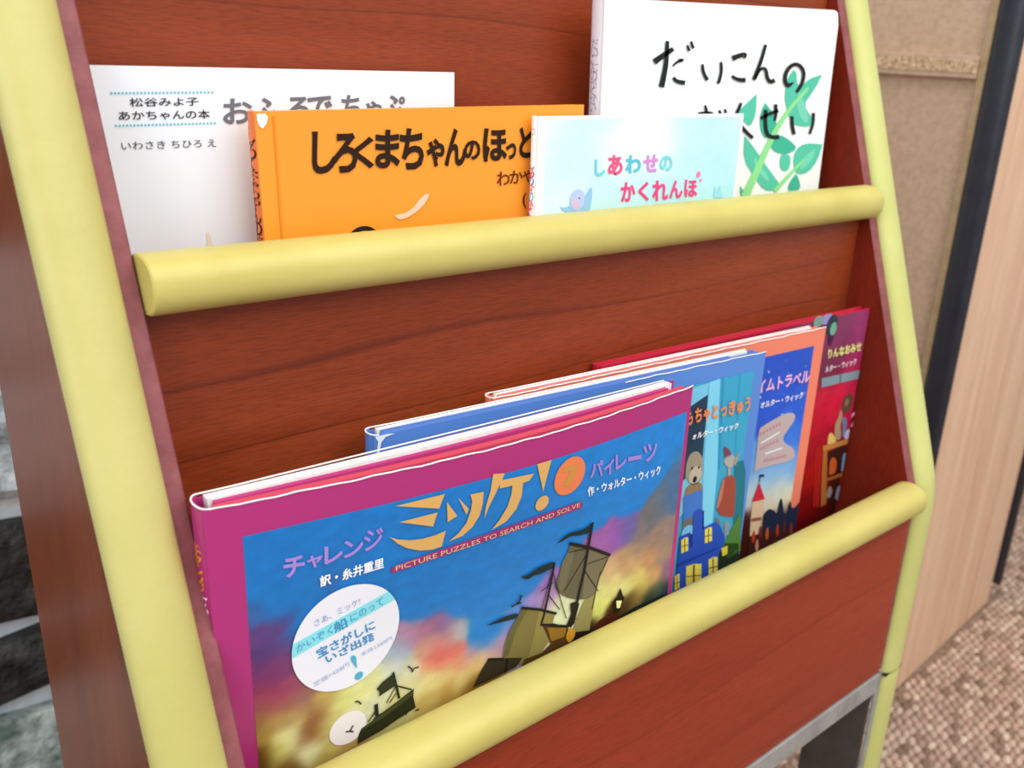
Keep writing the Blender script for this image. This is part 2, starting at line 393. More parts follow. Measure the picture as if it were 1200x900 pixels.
class Book:
    def __init__(s, label, o, yaw, w, h, t, cover, group, roll=0.0, bow=0.0, rough=.35, round_corner=0.0, spine_rgb=None,
                 layers=(), art=None, wear=True, board=.0022):
        s.w, s.h, s.t, s.bow = w, h, t, bow
        s.M = Matrix.Translation(o) @ Matrix.Rotation(yaw, 4, 'Z') @ Matrix.Rotation(-roll, 4, 'Y')
        s.Mi = s.M.inverted()
        s.e = thing('picture_book', label, 'book', M=s.M, group=group)
        s.parts = {}; s.rough = rough
        cm = mat('cover_%d_%d_%d_%d' % (*cover, int(rough*100)), cover, rough, .5)
        sm = mat('cover_%d_%d_%d_%d' % (*(spine_rgb or cover), int(rough*100)), spine_rgb or cover, rough, .5)
        s.cm = cm
        # front cover sheet
        nx, nz = 48, 24
        obj('front_cover', s.sheet(nx, nz, 0.0, board, round_corner), cm, s.e, 'auto')
        obj('back_cover', boxbm(.002, w, t-board, t, 0, h-(.0005 if not layers else .0016), bev=.0002), cm, s.e)
        # spine: bowed strip
        bm = bmesh.new(); n = 12; P = []
        for k in range(n+1):
            a = math.pi*k/n; P.append((.003-math.sin(a)*.0042, t/2-math.cos(a)*t/2))
        for k in range(n, -1, -1):
            a = math.pi*k/n; P.append((.003-math.sin(a)*.0028, t/2-math.cos(a)*(t/2-.0014)))
        A = [bm.verts.new((x, y, .0)) for x, y in P]; B = [bm.verts.new((x, y, h-.0002)) for x, y in P]; m = len(P)
        for k in range(m): bm.faces.new((A[k], A[(k+1) % m], B[(k+1) % m], B[k]))
        for k in range(n): 
            q = (k, k+1, m-2-k, m-1-k)
            bm.faces.new([B[i] for i in q]); bm.faces.new([A[i] for i in q][::-1])
        bmesh.ops.recalc_face_normals(bm, faces=bm.faces)
        obj('spine', bm, sm, s.e, 'auto')
        if not layers:
            obj('page_block', boxbm(.004, w-.004, board+.0003, t-board-.0003, .003, h-.004), PAPER, s.e)
        for (nm, y0, y1, x0, x1, dz, rgb) in layers:
            m2 = PAPER if rgb is None else mat('board_%d_%d_%d' % rgb, rgb, .5)
            obj(nm, s.slab(x0, x1, y0, y1, h-dz), m2, s.e)
        if wear:
            pts = [(w*k/60, s.f(w*k/60, h)-.0001, h) for k in range(60, 0, -1)]
            pts = [(x, y, z-.0002+.0004*math.sin(x*260)*math.sin(x*97+1)) for x, y, z in pts]
            if wear != 1: pts = [p for p in pts if p[0] > w*wear]; obj('worn_top_edge', tube(bmesh.new(), pts, .00035, 6), WEAR, s.e, True); pts = []
            pts += [(.003-math.sin(math.pi*k/8)*.0040, t/2-math.cos(math.pi*k/8)*t/2, h) for k in range(0, 9)]
            pts += [(x, t-.0004, h-.0001) for x in (.02, w*.25, w*.5, w*.75, w*.97)]
            obj('worn_top_edge', tube(bmesh.new(), pts, .00042, 6), WEAR, s.e, True)
        if art: s.paint(*art)
    def f(s, x, z):
        if not s.bow: return 0.0
        u = min(1, max(0, x/s.w)); v = min(1, max(0, (z-.115)/(s.h-.115)))
        return -s.bow*math.sin(math.pi*u**1.08)*(v*v*(3-2*v))
    def slab(s, x0, x1, y0, y1, z1):
        """upright layer that follows a share of the cover's bow at its top"""
        bm = bmesh.new(); n = 24; k = 1-(y0+y1)/2/s.t; R = []
        for i in range(n+1):
            x = x0+(x1-x0)*i/n; col = []
            for z in (.003, .1, .16, .2, z1):
                d = s.f(x, z)*k*.8
                col.append((bm.verts.new((x, y0+d, z)), bm.verts.new((x, y1+d, z))))
            R.append(col)
        for a, b in zip(R, R[1:]):
            for p, q, r_, t_ in zip(a, a[1:], b, b[1:]):
                bm.faces.new((p[0], r_[0], t_[0], q[0])); bm.faces.new((p[1], q[1], t_[1], r_[1]))
            bm.faces.new((a[-1][0], b[-1][0], b[-1][1], a[-1][1])); bm.faces.new((a[0][1], b[0][1], b[0][0], a[0][0]))
        for c in (R[0], R[-1]):
            for p, q in zip(c, c[1:]): bm.faces.new((p[0], q[0], q[1], p[1]))
        bmesh.ops.recalc_face_normals(bm, faces=bm.faces)
        return bm
    def sheet(s, nx, nz, off, th, rc):
        bm = bmesh.new(); F = []; B = []
        for i in range(nx+1):
            a = []; b = []
            for j in range(nz+1):
                x = s.w*i/nx; z = s.h*j/nz
                if rc:
                    if x > s.w-rc and z > s.h-rc:
                        dx, dz = x-(s.w-rc), z-(s.h-rc); m_ = max(dx, dz); r = math.hypot(dx, dz)
                        if r > 0: x = s.w-rc+dx*m_/r; z = s.h-rc+dz*m_/r
                y = s.f(x, z)+off
                a.append(bm.verts.new((x, y, z))); b.append(bm.verts.new((x, y+th, z)))
            F.append(a); B.append(b)
        for i in range(nx):
            for j in range(nz):
                bm.faces.new((F[i][j], F[i+1][j], F[i+1][j+1], F[i][j+1])); bm.faces.new((B[i][j], B[i][j+1], B[i+1][j+1], B[i+1][j]))
        for i in range(nx):
            bm.faces.new((F[i][0], B[i][0], B[i+1][0], F[i+1][0])); bm.faces.new((F[i][nz], F[i+1][nz], B[i+1][nz], B[i][nz]))
        for j in range(nz):
            bm.faces.new((F[0][j], F[0][j+1], B[0][j+1], B[0][j])); bm.faces.new((F[nx][j], B[nx][j], B[nx][j+1], F[nx][j+1]))
        return bm
    def uv(s, p):
        """photo point -> (x, z) on this book's own cover surface"""
        d = CAM_R*((p[0]-PPX)/FPX)+CAM_D*((p[1]-PPY)/FPX)+CAM_F
        o = s.Mi @ CAM_LOC; dl = s.Mi.to_3x3() @ d; y = 0.0
        for _ in range(6):
            k = (y-o.y)/dl.y; x = o.x+dl.x*k; z = o.z+dl.z*k; y = s.f(x, z)
        return x, z
    def _add(s, part, verts, faces, rgb, layer):
        s.parts.setdefault(part, []).append((verts, faces, rgb, layer))
    def local_poly(s, part, pts, rgb, layer=0, cut=.012):
        pts = [(min(max(x, .0004), s.w-.0004), z) for x, z in pts]
        bm = bmesh.new(); vs = [bm.verts.new((x, 0, z)) for x, z in pts]
        es = [bm.edges.new((vs[i], vs[(i+1) % len(vs)])) for i in range(len(vs))]
        bmesh.ops.triangle_fill(bm, edges=es, use_beauty=True)
        if s.bow:
            for _ in range(4):
                L = [e for e in bm.edges if e.calc_length() > cut]
                if not L: break
                bmesh.ops.subdivide_edges(bm, edges=L, cuts=1); bmesh.ops.triangulate(bm, faces=bm.faces)
        bm.verts.index_update()
        s._add(part, [(v.co.x, v.co.z) for v in bm.verts], [tuple(v.index for v in f.verts) for f in bm.faces], rgb, layer); bm.free()
    def poly(s, part, pts, rgb, layer=0, org=(0, 0), sc=1.0, smooth=0):
        P = [(org[0]+x/sc, org[1]+y/sc) for x, y in pts]
        if smooth: P = smooth_poly(P+[P[0]], smooth)[:-1]
        s.local_poly(part, [s.uv(p) for p in P], rgb, layer)
    def disc(s, part, c, rx, rz, rgb, layer=0, org=(0, 0), sc=1.0, n=28):
        x, z = s.uv((org[0]+c[0]/sc, org[1]+c[1]/sc))
        s.local_poly(part, [(x+rx*math.cos(2*math.pi*k/n), z+rz*math.sin(2*math.pi*k/n)) for k in range(n)], rgb, layer)
    def line(s, part, pts, wd, rgb, layer=0, org=(0, 0), sc=1.0):
        P = [Vector(s.uv((org[0]+x/sc, org[1]+y/sc))) for x, y in pts]
        for a, b in zip(P, P[1:]):
            d = (b-a); 
            if d.length < 1e-6: continue
            n = Vector((-d.y, d.x)).normalized()*wd/2
            s.local_poly(part, [a-n, b-n, b+n, a+n], rgb, layer)
    def text(s, part, body, bl, br, tl, rgb, layer=1, bold=.0, org=(0, 0), sc=1.0):
        g = glyphs(body, bold)
        if g is None: return
        V, F = g
        x0, z0 = V.min(0); x1, z1 = V.max(0)
        a, b, c = [Vector(s.uv((org[0]+p[0]/sc, org[1]+p[1]/sc))) for p in (bl, br, tl)]
        e1 = (b-a)/(x1-x0); e2 = (c-a)/(z1-z0)
        pts = [tuple(a+e1*(x-x0)+e2*(z-z0)) for x, z in V]
        s._add(part, pts, F, rgb, layer)
    def box_text(s, part, ch, x0, y0, x1, y1, rgb, layer=1, bold=0.0, org=(0, 0), sc=1.0, skew=0.0):
        """one character in the photo box x0..x1, y0..y1; skew = rise of its right side"""
        s.text(part, ch, (x0, y1+skew), (x1, y1-skew), (x0, y0+skew), rgb, layer, bold, org, sc)
    def spine_text(s, part, ch, x, y, wd, ht, rgb, bold=0.0):
        """small character printed on the flat of the spine; x,y photo centre"""
        g = glyphs(ch, bold)
        if g is None: return
        V, F = g; x0, z0 = V.min(0); x1, z1 = V.max(0)
        s.sp = getattr(s, 'sp', [])
        d = CAM_R*((x-PPX)/FPX)+CAM_D*((y-PPY)/FPX)+CAM_F
        o = s.Mi @ CAM_LOC; dl = s.Mi.to_3x3() @ d; k = (0.0-o.x)/dl.x; zc = o.z+dl.z*k
        pts = []
        for a, b in V:
            u = ((a-x0)/(x1-x0)-.5)*wd
            yy = s.t/2-u; cc = max(-1, min(1, (s.t/2-yy)/(s.t/2))); sx = .003-math.sqrt(max(0, 1-cc*cc))*.0042
            pts.append((sx-.00012, yy, zc+((b-z0)/(z1-z0)-.5)*ht))
        s.sp.append((part, pts, F, rgb))
    def paint(s, part, rect, ctrl, sig, warp, cell=.0016, org=(0, 0), sc=1.0, grain=.03, seed=1, layer=0):
        """a printed picture: a fine sheet over the cover with a colour per point"""
        x0, x1, z0, z1 = rect; nx = max(2, int((x1-x0)/cell)); nz = max(2, int((z1-z0)/cell))
        gx, gz = np.meshgrid(np.linspace(x0, x1, nx+1), np.linspace(z0, z1, nz+1), indexing='ij')
        P = np.array([s.uv((org[0]+c[0]/sc, org[1]+c[1]/sc)) for c, _ in ctrl]); C = np.array([c for _, c in ctrl], float)
        qx = gx+warp*fbm(gx*45, gz*75, seed); qz = gz+warp*fbm(gx*45+9, gz*75+5, seed+7)
        D = (qx[..., None]-P[:, 0])**2+(qz[..., None]-P[:, 1])**2
        W = np.exp(-D/(2*sig*sig))+2e-3*(sig*sig/(D+sig*sig))**3
        K = (W@C)/W.sum(-1, keepdims=True)
        K *= 1+grain*fbm(gx*160, gz*300, seed+20)[..., None]*2
        K = np.clip(K/255, 0, 1); K = np.where(K <= .04045, K/12.92, ((K+.055)/1.055)**2.4)
        co = []
        for i in range(nx+1):
            for j in range(nz+1): co.append((gx[i, j], s.f(gx[i, j], gz[i, j])-.00012*(layer+1), gz[i, j]))
        F = [(i*(nz+1)+j, (i+1)*(nz+1)+j, (i+1)*(nz+1)+j+1, i*(nz+1)+j+1) for i in range(nx) for j in range(nz)]
        me = bpy.data.meshes.new(part); me.from_pydata(co, [], F)
        at = me.color_attributes.new('print', 'FLOAT_COLOR', 'POINT')
        at.data.foreach_set('color', np.concatenate([K.reshape(-1, 3), np.ones((len(co), 1))], 1).ravel())
        obj(part, me, mat('printed_picture', attr='print', rough=.33), s.e, True)
    def finish(s):
        mm = {}
        for part, L in s.parts.items():
            co = []; F = []; mi = []; mats = []
            for verts, faces, rgb, layer in L:
                k = (tuple(rgb))
                if k not in mats: mats.append(k)
                b = len(co); e = .00014*(layer+2)
                co += [(x, s.f(x, z)-e, z) for x, z in verts]
                F += [tuple(b+i for i in f) for f in faces]; mi += [mats.index(k)]*len(faces)
            me = bpy.data.meshes.new(part); me.from_pydata(co, [], F)
            for k in mats: me.materials.append(mat('ink_%d_%d_%d' % k, k, .6, .25))
            me.polygons.foreach_set('material_index', mi)
            obj(part, me, None, s.e)
        grp = {}
        for part, pts, F, rgb in getattr(s, 'sp', []): grp.setdefault(part, []).append((pts, F, rgb))
        for part, L in grp.items():
            co = []; FF = []; mi = []; mats = []
            for pts, F, rgb in L:
                if rgb not in mats: mats.append(rgb)
                b = len(co); co += pts; FF += [tuple(b+i for i in f) for f in F]; mi += [mats.index(rgb)]*len(F)
            me = bpy.data.meshes.new(part); me.from_pydata(co, [], FF)
            for k in mats: me.materials.append(mat('ink_%d_%d_%d' % tuple(k), k, .38, .4))
            me.polygons.foreach_set('material_index', mi); obj(part, me, None, s.e)

_G = {}
def raw_glyph(body, bold=0.0, res=3):
    k = (body, bold, res)
    if k in _G: return _G[k]
    cu = bpy.data.curves.new('glyph', 'FONT'); cu.body = body; cu.size = 1.0; cu.resolution_u = res; cu.offset = bold
    o = bpy.data.objects.new('glyph', cu); COL.objects.link(o)
    dg = bpy.context.evaluated_depsgraph_get(); me = bpy.data.meshes.new_from_object(o.evaluated_get(dg))
    V = np.array([(v.co.x, v.co.y) for v in me.vertices]); F = [tuple(p.vertices) for p in me.polygons]
    A = sum(p.area for p in me.polygons)
    bpy.data.objects.remove(o); bpy.data.curves.remove(cu); bpy.data.meshes.remove(me)
    _G[k] = (V, F, A) if len(V) else None
    return _G[k]
def one_glyph(ch, bold):
    """thickened outline whose filling came out whole: its area grows evenly with the offset"""
    g0 = raw_glyph(ch, 0.0, 3)
    if g0 is None or bold == 0: return g0
    g1 = raw_glyph(ch, .004, 3); slope = (g1[2]-g0[2])/.004
    for q in (1, .97, 1.03, .92, .86, .8, .7, .6, .5, .4, .3, .15):
        for res in (3, 2, 5, 4):
            g = raw_glyph(ch, round(bold*q, 4), res)
            e = g0[2]+slope*bold*q
            if g and abs(g[2]-e)/e < .035: return g
    return g0
_A = {}
def advance(ch):
    if ch not in _A:
        I = raw_glyph('H')[0].max(0)[0]; _A[ch] = raw_glyph(ch+'H')[0].max(0)[0]-I
    return _A[ch]
def glyphs(body, bold=0.0):
    k = (body, bold)
    if k in _G: return _G[k]
    x = 0.0; VV = []; FF = []; n = 0
    for ch in body:
        if ch != ' ':
            g = one_glyph(ch, bold)
            if g is not None:
                VV.append(g[0]+[x, 0]); FF += [tuple(n+i for i in f) for f in g[1]]; n += len(g[0])
        x += advance(ch) if len(body) > 1 else 0
    _G[k] = (np.concatenate(VV), FF) if VV else None
    return _G[k]

#BOOKS
Y_OR, Y_BR = 'books on the upper shelf', 'large puzzle picture books in the lower pocket'
INK = (34, 30, 34)

# --- white book at the left of the upper shelf
b = Book('white square picture book with small blue dotted rules and grey brush title at upper left', (.0245, .134, .1197), 0.0, .197, .2085, .014,
         (244, 247, 253), Y_OR, roll=.009, wear=False)
b.text('author_lettering', '松谷みよ子', (152, 125), (232.5, 123.6), (151, 114.6), INK, 1, .008)
b.text('author_lettering', 'あかちゃんの本', (139.4, 141), (246, 138.8), (138, 130), INK, 1, .008)
b.text('author_lettering', 'いわさき ちひろ え', (142.4, 175.6), (253, 171.8), (141.6, 166.2), (70, 68, 74), 1, 0)
for (ax, ay, bx_, by_) in ((130.3, 109, 248.3, 108), (135.8, 147.2, 251.5, 144.2)):
    for k in range(28):
        b.disc('dotted_rule', (ax+(bx_-ax)*k/27, ay+(by_-ay)*k/27), .00052, .00052, (90, 190, 215), 1, n=8)
for ch, x0, y0, x1, y1 in (('お', 261, 115, 295, 145), ('ふ', 296, 114, 327, 145), ('ろ', 335, 113, 362, 142), ('で', 360, 112, 389, 141),
                           ('ち', 400, 111, 422, 140), ('ゃ', 426, 118, 447, 140), ('ぷ', 448, 111, 474, 140)):
    b.box_text('title_lettering', ch, x0, y0, x1, y1, (112, 114, 122), 1, .022, skew=.4)
b.poly('pale_drawing', [(240, 292), (243, 283), (241, 273), (243, 270), (246, 276), (249, 287), (253, 291), (251, 294), (242, 294)], (238, 226, 204), 1, smooth=1)
b.poly('pale_drawing', [(218, 296), (221, 291), (227, 290), (231, 295), (228, 300), (219, 300)], (222, 206, 178), 1, smooth=1)
b.poly('pale_drawing', [(196, 330), (218, 297), (246, 294), (262, 330)], (236, 214, 180), 0, smooth=2)
b.finish()

# --- orange book
OR = (290, 110); k = 3.3333
b = Book('orange picture book with bold black lettering and a worn white spine corner', (.0930, .1135, .1197), 0.0, .2140, .1905, .010,
         (250, 158, 48), Y_OR, roll=.0186, wear=False, spine_rgb=(240, 122, 62))
for ch, x0, y0, x1, y1 in (('し', 250, 145, 345, 312), ('ろ', 330, 150, 427, 308), ('く', 407, 165, 493, 292), ('ま', 497, 138, 593, 290), ('ち', 593, 132, 687, 295),
                           ('ゃ', 697, 172, 767, 285), ('ん', 768, 132, 853, 283), ('の', 843, 180, 907, 258), ('ほ', 918, 132, 1012, 264), ('っ', 1008, 192, 1047, 256),
                           ('と', 1060, 128, 1113, 250), ('け', 1125, 128, 1215, 250)):
    b.box_text('title_lettering', ch, x0, y0, x1, y1, (44, 22, 10), 2+'しろくまちゃんのほっとけ'.index(ch) % 2, .034, OR, k, 1.5)
for ch, x0, y0, x1, y1 in (('わ', 972, 302, 1022, 358), ('か', 1022, 298, 1073, 350), ('や', 1073, 297, 1116, 345), ('ま', 1126, 292, 1170, 345)):
    b.box_text('author_lettering', ch, x0, y0, x1, y1, (96, 34, 10), 2, .008, OR, k, 1)
b.box_text('author_lettering', '(', 1073, 386, 1088, 446, (90, 34, 12), 2, .01, OR, k)
b.box_text('author_lettering', 'こ', 1090, 470, 1130, 510, (90, 34, 12), 2, .01, OR, k)
b.poly('steam_drawing', [(573, 474), (583, 488), (603, 491), (640, 474), (672, 448), (692, 428), (711, 386), (690, 392), (668, 412), (650, 440), (618, 464), (590, 470)],
       (252, 206, 178), 2, OR, k, 2)
b.disc('pan_drawing', (452, 577), .0100, .0085, (36, 24, 20), 2, OR, k)
b.disc('pan_drawing', (453, 585), .0080, .0070, (250, 158, 48), 3, OR, k)
for ch, x, y, h_ in (('し', 306.5, 161, .0090), ('ろ', 309, 179, .0085), ('く', 311, 195.5, .0085), ('ま', 312.5, 212, .0085), ('ち', 314, 228, .0085), ('ゃ', 315.5, 242.5, .0070),
                     ('ん', 316.5, 257, .0085), ('の', 317.5, 272, .0070), ('ほ', 318.5, 286, .0085)):
    b.spine_text('spine_lettering', ch, x-1, y, .0068, h_, (70, 26, 10), .012)
b.local_poly('worn_corner', [(.0005, .1895), (.0045, .1896), (.0062, .1880), (.0052, .1850), (.0030, .1825), (.0012, .1840), (.0003, .1868)], (246, 242, 240), 1)
b.local_poly('cover_hinge', [(.0085, .0), (.0094, .0), (.0094, .1885), (.0085, .1885)], (236, 138, 34), 1)
b.finish()

# --- pale blue book
ZB_ = (600, 110); k = 4.0
def blue_ctrl():
    return [((130, 100), (250, 254, 255)), ((160, 140), (240, 252, 255)), ((1100, 100), (232, 250, 253)), ((200, 110), (226, 248, 252)), ((260, 180), (205, 242, 250)), ((300, 300), (208, 243, 250)),
            ((420, 140), (206, 243, 250)), ((560, 170), (226, 248, 252)), ((440, 220), (240, 252, 254)), ((560, 210), (253, 255, 255)), ((660, 200), (253, 255, 255)), ((560, 270), (246, 253, 255)),
            ((700, 260), (240, 252, 254)), ((800, 160), (206, 242, 249)), ((900, 200), (200, 241, 249)), ((1000, 150), (204, 242, 249)), ((1050, 250), (196, 240, 247)), ((950, 330), (190, 238, 247)),
            ((820, 330), (196, 240, 248)), ((200, 400), (212, 244, 251)), ((330, 400), (206, 240, 249)), ((600, 400), (190, 236, 246)), ((250, 480), (222, 244, 252)), ((420, 500), (196, 234, 246)),
            ((700, 500), (182, 232, 244)), ((950, 450), (184, 234, 246)), ((1000, 520), (176, 230, 244)), ((200, 600), (214, 240, 250)), ((700, 640), (178, 228, 242)), ((1050, 640), (170, 224, 240))]
b = Book('small pale blue picture book with pink lettering standing right of the orange one', (.2590, .1032, .1197), 0.0, .1925, .1885, .007,
         (248, 252, 255), Y_OR, roll=.006, wear=False)
b.paint('cover_picture', (.0065, .1905, .004, .1865), blue_ctrl(), .011, .004, .0022, ZB_, k, .012)
for ch, x0, y0, x1, y1, c in (('し', 386, 306, 434, 385, (110, 212, 232)), ('あ', 447, 285, 516, 380, (240, 90, 138)), ('わ', 529, 285, 602, 372, (92, 196, 224)),
                              ('せ', 614, 283, 682, 366, (220, 140, 218)), ('の', 690, 288, 750, 362, (126, 216, 232))):
    b.box_text('title_lettering', ch, x0, y0, x1, y1, c, 2, .032, ZB_, k, 1)
for ch, x0, y0, x1, y1 in (('か', 508, 412, 576, 506), ('く', 590, 410, 640, 503), ('れ', 655, 404, 729, 500), ('ん', 735, 404, 797, 490), ('ほ', 806, 400, 866, 484)):
    b.box_text('title_lettering', ch, x0, y0, x1, y1, (238, 70, 134), 2, .032, ZB_, k, 1)
b.disc('title_lettering', (872, 377), .0022, .0022, (240, 130, 170), 2, ZB_, k, 10); b.disc('title_lettering', (882, 404), .0012, .0012, (240, 130, 170), 2, ZB_, k, 10)
b.poly('bird_drawing', [(220, 528), (245, 534), (275, 520), (300, 528), (330, 500), (352, 460), (371, 430), (374, 480), (366, 520), (362, 546), (300, 556), (245, 556)], (150, 196, 236), 2, ZB_, k, 1)
b.disc('bird_drawing', (304, 497), .0062, .0066, (186, 198, 240), 3, ZB_, k)
b.disc('bird_drawing', (296, 516), .0020, .0022, (240, 180, 214), 4, ZB_, k, 12)
b.disc('bird_drawing', (312, 488), .0006, .0006, (60, 70, 110), 4, ZB_, k, 8)
b.poly('grass_drawing', [(942, 486), (950, 430), (960, 470), (975, 425), (984, 486)], (160, 222, 240), 2, ZB_, k)
b.poly('grass_drawing', [(905, 497), (930, 490), (940, 497)], (250, 240, 250), 2, ZB_, k)
for i, (ch, c) in enumerate(zip('しあわせのかくれんぼ', ((110, 200, 230), (230, 60, 90), (80, 140, 200), (230, 90, 110), (120, 200, 220), (230, 70, 120), (230, 60, 90), (230, 70, 120), (230, 60, 90), (230, 70, 120)))):
    b.spine_text('spine_lettering', ch, 631.5, 194+i*9.6, .0044, .0066, c, .03)
b.spine_text('spine_lettering', '♥', 634, 156, .0036, .004, (226, 120, 140), .02)
b.finish()

# --- white radish book
DZ = (700, 0); k = 3.75
b = Book('tall white board book with black brush title and green leaves at upper right', (.3290, .1180, .1197), 0.0, .2560, .2570, .013,
         (251, 253, 253), Y_OR, roll=.035, wear=False, round_corner=.008, spine_rgb=(240, 232, 240))
G1, G2, G3 = (88, 200, 170), (64, 184, 152), (120, 214, 186)
def leaf(pts, c=G1): b.poly('leaf_drawing', pts, c, 1, DZ, k, 1)
leaf([(985, 328), (930, 345), (880, 392), (870, 296), (836, 338), (820, 418), (830, 480), (852, 545), (900, 556), (937, 555), (942, 520), (905, 460), (940, 410), (965, 372)])
leaf([(698, 412), (640, 468), (600, 505), (640, 530), (670, 560), (696, 500)])
leaf([(735, 452), (714, 500), (712, 560), (728, 604), (748, 606), (790, 560), (775, 500)], G2)
leaf([(764, 606), (800, 590), (842, 614), (880, 652), (830, 680), (780, 670), (755, 640)], G2)
leaf([(646, 596), (690, 652), (735, 720), (772, 770), (802, 812), (780, 838), (730, 836), (690, 780), (640, 700)])
leaf([(806, 680), (838, 676), (850, 700), (838, 752), (806, 750), (798, 712)])
leaf([(988, 634), (910, 628), (866, 660), (858, 730), (880, 770), (930, 755), (968, 700)])
leaf([(872, 762), (842, 800), (834, 838), (860, 838), (892, 832), (886, 790)], G2)
leaf([(626, 815), (640, 840), (662, 862), (626, 862)], G2)
for pts in ([(880, 380), (905, 440), (930, 540), (900, 540), (870, 470)], [(955, 650), (905, 690), (880, 740), (905, 745), (950, 690)], [(690, 690), (760, 790), (740, 800), (680, 720)]):
    b.poly('leaf_drawing', pts, G3, 2, DZ, k, 2)
def stroke(part, pts, w0, w1, rgb, layer, org=DZ, sc=k):
    """brush stroke whose width goes from w0 to w1 (photo pixels of the crop)"""
    P = smooth_poly(pts, 2); L = []; R = []
    for i, p in enumerate(P):
        a = P[max(0, i-1)]; c = P[min(len(P)-1, i+1)]; dx, dy = c[0]-a[0], c[1]-a[1]; m = math.hypot(dx, dy) or 1
        h = (w0+(w1-w0)*i/(len(P)-1))/2; L.append((p[0]-dy/m*h, p[1]+dx/m*h)); R.append((p[0]+dy/m*h, p[1]-dx/m*h))
    b.poly(part, L+R[::-1], rgb, layer, org, sc)
stroke('stem_drawing', [(645, 865), (690, 770), (760, 610), (830, 490), (925, 385)], 38, 10, (148, 226, 152), 3)
stroke('stem_drawing', [(775, 840), (830, 780), (905, 700)], 22, 8, (148, 226, 152), 3)
BK_ = (28, 34, 34)
def ink(pts, w0, w1=None): stroke('title_lettering', pts, w0*1.6+1.5, (w1 if w1 is not None else w0)*1.6+1.5, BK_, 4)
# だ
ink([(246, 272), (290, 240), (330, 214)], 16, 10); ink([(304, 180), (302, 240), (296, 300), (278, 382)], 8, 15); ink([(352, 262), (375, 262)], 3, 5); ink([(328, 290), (345, 272), (372, 264)], 3, 7)
ink([(330, 340), (345, 358), (382, 364)], 7, 12); ink([(392, 198), (400, 224)], 5, 7); ink([(408, 182), (418, 212)], 5, 7)
# い
ink([(458, 282), (462, 318), (480, 352)], 6, 9); ink([(540, 272), (543, 310), (534, 350), (526, 366)], 6, 8)
# こ
ink([(590, 256), (620, 244), (650, 236), (640, 254)], 14, 7); ink([(588, 334), (612, 350), (648, 352)], 6, 12)
# ん
ink([(736, 196), (722, 250), (700, 310), (684, 350)], 7, 10); ink([(690, 346), (712, 300), (738, 300), (742, 340), (756, 362), (776, 352)], 5, 11)
# の
ink([(868, 300), (864, 340), (836, 382), (820, 360), (824, 318), (848, 286), (880, 280), (906, 312), (900, 362), (872, 405)], 11, 8)
# second line, partly hidden by the pale blue book
ink([(470, 462), (478, 492), (470, 540)], 5, 9); ink([(440, 500), (500, 492), (512, 520), (500, 570)], 8, 6); ink([(532, 484), (538, 500)], 5, 7); ink([(556, 480), (562, 496)], 5, 7)
ink([(628, 452), (618, 480), (600, 512), (640, 570), (680, 606)], 7, 9)
ink([(714, 520), (750, 500), (792, 486)], 9, 8); ink([(780, 458), (782, 500), (776, 530)], 9, 6); ink([(736, 482), (734, 540), (740, 590), (764, 604), (796, 600)], 9, 11)
ink([(852, 510), (852, 550), (862, 590)], 8, 9); ink([(946, 496), (946, 540), (930, 588)], 8, 6)
for i, ch in enumerate('だいこんのがくせい'):
    b.spine_text('spine_lettering', ch, 721-i*.42, 53+i*9.4, .0062, .0062, (168, 160, 178), 0)
b.finish()

# --- last large book (red)
def layers(c1, c2, t, w, gap=True):
    return [('front_board', .0009, t*.42, .006, w-.004, .0008, c1), ('jacket_flap', t*.50, t*.72, .008, w-.03, .0012, c2),
            ('page_block', t*.73, t-.0008, .006, w-.010, .0006, None)]
b = Book('red large picture book farthest right, its toy-shop cover half hidden', (.2995, .0787, -.0883), -.0415, .3055, .2415, .0100, (196, 34, 62), Y_BR, wear=False)
R5 = (780, 430); k = 5.0
ctrl = [((900, -60), (128, 46, 84)), ((1000, -60), (132, 52, 92)), ((1120, -60), (150, 60, 110)), ((1130, 0), (176, 34, 80)), ((1000, 0), (112, 40, 70)), ((930, 30), (110, 36, 62)), ((1080, 20), (190, 36, 84)),
        ((940, 150), (208, 30, 62)), ((1050, 120), (214, 32, 68)), ((1130, 120), (206, 30, 78)), ((930, 250), (206, 26, 56)), ((1120, 240), (196, 26, 72)), ((990, 240), (214, 30, 62)), ((900, 330), (196, 20, 44)),
        ((930, 420), (176, 20, 46)), ((1100, 400), (180, 40, 80)), ((890, 480), (170, 20, 30)), ((890, 620), (180, 26, 22)), ((890, 760), (132, 14, 18)), ((1000, 560), (70, 30, 18)), ((1090, 560), (78, 34, 20)),
        ((1000, 720), (52, 22, 14)), ((1100, 720), (48, 18, 12)), ((1000, 900), (40, 14, 10)), ((880, 900), (96, 10, 12)), ((700, 200), (190, 30, 60)), ((700, 700), (90, 30, 20)), ((400, 400), (150, 30, 50))]
b.paint('cover_picture', (.004, .3045, .002, .2405), ctrl, .009, .004, .0024, R5, k, .05)
b.poly('toy_shop_drawing', [(912, 66), (1155, 12), (1151, 60), (912, 120)], (132, 152, 164), 1, R5, k)
b.line('toy_shop_drawing', [(1022, 42), (1020, 96)], .0012, (60, 62, 80), 2, R5, k)
b.disc('toy_shop_drawing', (1062, 212), .0078, .0092, (98, 72, 54), 2, R5, k); b.disc('toy_shop_drawing', (1058, 206), .0030, .0036, (150, 110, 90), 3, R5, k, 14)
b.poly('toy_shop_drawing', [(1022, 250), (1032, 258), (1030, 310), (1020, 340), (1026, 420), (1000, 430), (985, 400), (990, 330), (1008, 300)], (176, 146, 112), 2, R5, k, 2)
b.poly('toy_shop_drawing', [(1030, 300), (1052, 290), (1062, 330), (1050, 370), (1060, 410), (1030, 414), (1036, 350)], (104, 134, 168), 2, R5, k, 2)
